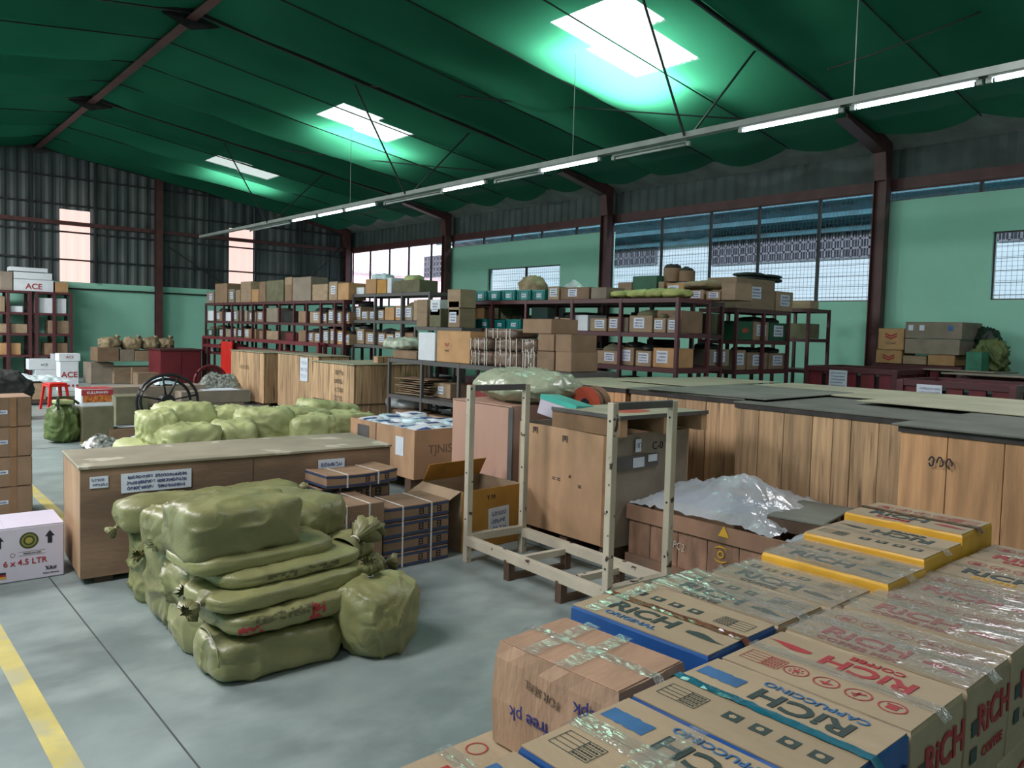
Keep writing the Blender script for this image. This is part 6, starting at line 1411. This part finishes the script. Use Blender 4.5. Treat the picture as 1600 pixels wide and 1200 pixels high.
pbb = thing('broom_head', 'small pale wooden bits on the pine crate lid behind the table rack', 'wood'); pbb.location = (6.3, 10.2, 1.055)
for k in range(3): MB().box(-.2+.12*k, -.1+.12*k, -.06, .06, 0, .10).build('block', PLY, pbb, bevel=.004)

# ------------------------------------------------------------------ right: maroon crates and boxes before the mint wall
MR = 11.4
def mcrate(label, px0, px1, pt, X0, notice_px=None, dep=1.0, group='maroon steel crates by the right wall'):
    ya, yb = onX(px0, pt, X0).y, onX(px1, pt, X0).y; zt = onX((px0+px1)/2, pt, X0).z; t = thing('maroon_crate', label, 'crate', (X0+dep/2, (ya+yb)/2, 0), 0, group); L_ = ya-yb
    n = 5; w_ = L_/n
    for s_ in (-1, 1):
        for i in range(n): piece('panel', MAROONP, t, (s_*(dep/2-.02), -L_/2+w_*(i+.5), zt/2), (.04, w_*.72, zt-.06), bev=.02)
        for z_ in (.05, zt-.03): piece('rail', MAROON, t, (s_*dep/2, 0, z_), (.05, L_, .07), bev=.02)
    for s_ in (-1, 1):
        for i in range(3): piece('panel', MAROONP, t, (-dep/2+dep*(i+.5)/3, s_*(L_/2-.02), zt/2), (dep/3*.8, .04, zt-.06), bev=.02)
        for z_ in (.05, zt-.03): piece('rail', MAROON, t, (0, s_*L_/2, z_), (dep, .05, .07), bev=.02)
        for q in (-1, 1): piece('post', MAROON, t, (q*dep/2, s_*L_/2, zt/2), (.07, .07, zt), bev=.02)
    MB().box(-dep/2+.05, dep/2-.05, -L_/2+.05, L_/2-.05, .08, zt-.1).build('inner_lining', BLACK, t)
    if notice_px: sheet_label(t, (-dep/2-.03, (notice_px)*L_, zt-.17), (0, 0, -PI/2), .26, .26, 5, int(px0))
    return t, zt, ya, yb
m1 = mcrate('maroon steel crate with white notice, left of the two by the right wall', 1262, 1400, 575, 10.6, .12)
m2 = mcrate('maroon steel crate with white notice, right of the two by the right wall', 1408, 1585, 598, 9.0, .22)
m3 = mcrate('maroon steel crate behind, carrying the cartons by the mint wall', 1368, 1500, 571, 12.2, None, 1.0)
zM = m3[1]+.01
WB = 'cartons against the mint wall at right'
def onM(px0, px1, pb_, pt_, m_, label, X0=12.25, dep=.5, z=None, **k):
    ya, yb = onX(px0, pt_, X0).y, onX(px1, pt_, X0).y; zb = zM if z is None else z; zt = onX((px0+px1)/2, pt_, X0).z
    return carton('cardboard_box', label, X0, X0+dep, yb, ya, zb+.001, zt, m_, WB, **k), zt
t, z1_ = onM(1369, 1409, 570, 547, O_, 'orange-tan carton with chevrons, lower of two on the maroon crate'); chevrons(t, -.252, .0, .04, .09, (0, 0, -PI/2))
t, z2_ = onM(1373, 1413, 547, 513, O_, 'orange-tan carton with chevrons, upper of two by the brown column', z=z1_+.005); chevrons(t, -.252, 0, .16, .09, (0, 0, -PI/2)); o_ = scribble(-.09, .09, -.03, .03, 1, 5, .006).build('faded_print', FADED, t, recalc=False); o_.location = (-.2535, 0, .10); o_.rotation_euler = (0, 0, -PI/2)
t, z3_ = onM(1411, 1447, 570, 556, A, 'small tan carton under the greyish carton at right wall')
t, z4_ = onM(1450, 1492, 570, 555, O_, 'orange printed carton under the greyish carton at right wall')
z34 = max(z3_, z4_)+.005
t, z5_ = onM(1414, 1500, 553, 530, G_, 'greyish wide carton, lower of two at right wall', z=z34, dep=.8)
t, z6_ = onM(1415, 1504, 530, 503, G_, 'greyish wide carton with tape patches, upper of two at right wall', z=z5_+.005, dep=.8)
for q, m_ in ((-.28, PBLU), (.12, PAPER), (.28, PAPER)): MB().box(-.402, -.4005, q, q+.07, .12, .2).build('tape_patch', m_, t)
m4 = mcrate('maroon steel crate low behind at the right, under the boards', 1500, 1640, 590, 11.6, None, 1.1)
for k, (p0, p1, X0, z_, lb) in enumerate(((1450, 1560, 11.7, m4[1]+.02, 'brown warped board lying on the maroon crates at right, upper'), (1480, 1640, 11.0, m4[1]+.005, 'brown flat board lying on the maroon crates at right, lower'))):
    ya, yb = onX(p0, 590, X0).y, onX(p1, 590, X0).y; o = MB().box(-.55, .55, -(ya-yb)/2, (ya-yb)/2, 0, .02).build('flat_board', CARDG, bevel=.004); o.location = (X0+.3, (ya+yb)/2, z_+.02); o.rotation_euler = (0, R(1), R(2)); tag(o, lb, 'board')
ya = onX(1524, 540, 12.85).y; yb_ = onX(1549, 560, 12.5).y
sack('dark green tarpaulin heap draped behind the greyish cartons', (13.0, ya-.1, m4[1]+.38), (.55, .34, .60), 0, 181, mat('dark_green_tarp', (.015, .03, .02), .5, .2, 5), 2.2, .1, group='heaps by the right wall', name='tarpaulin_heap', cat='tarpaulin')
sack('olive netting bundle at the foot of the mint wall, right of tarpaulin', (12.4, yb_, m4[1]+.26), (.5, .40, .42), 0, 182, LIME, 2.4, .16, group='heaps by the right wall', name='netting_bundle', cat='bundle')
carton('cardboard_box', 'small dark green box before the olive netting bundle', 11.8, 12.1, onX(1534, 560, 11.8).y, onX(1509, 560, 11.8).y, m4[1]+.05, m4[1]+.32, mat('teal_green_board', (.03, .16, .10), .6, .2, 6))
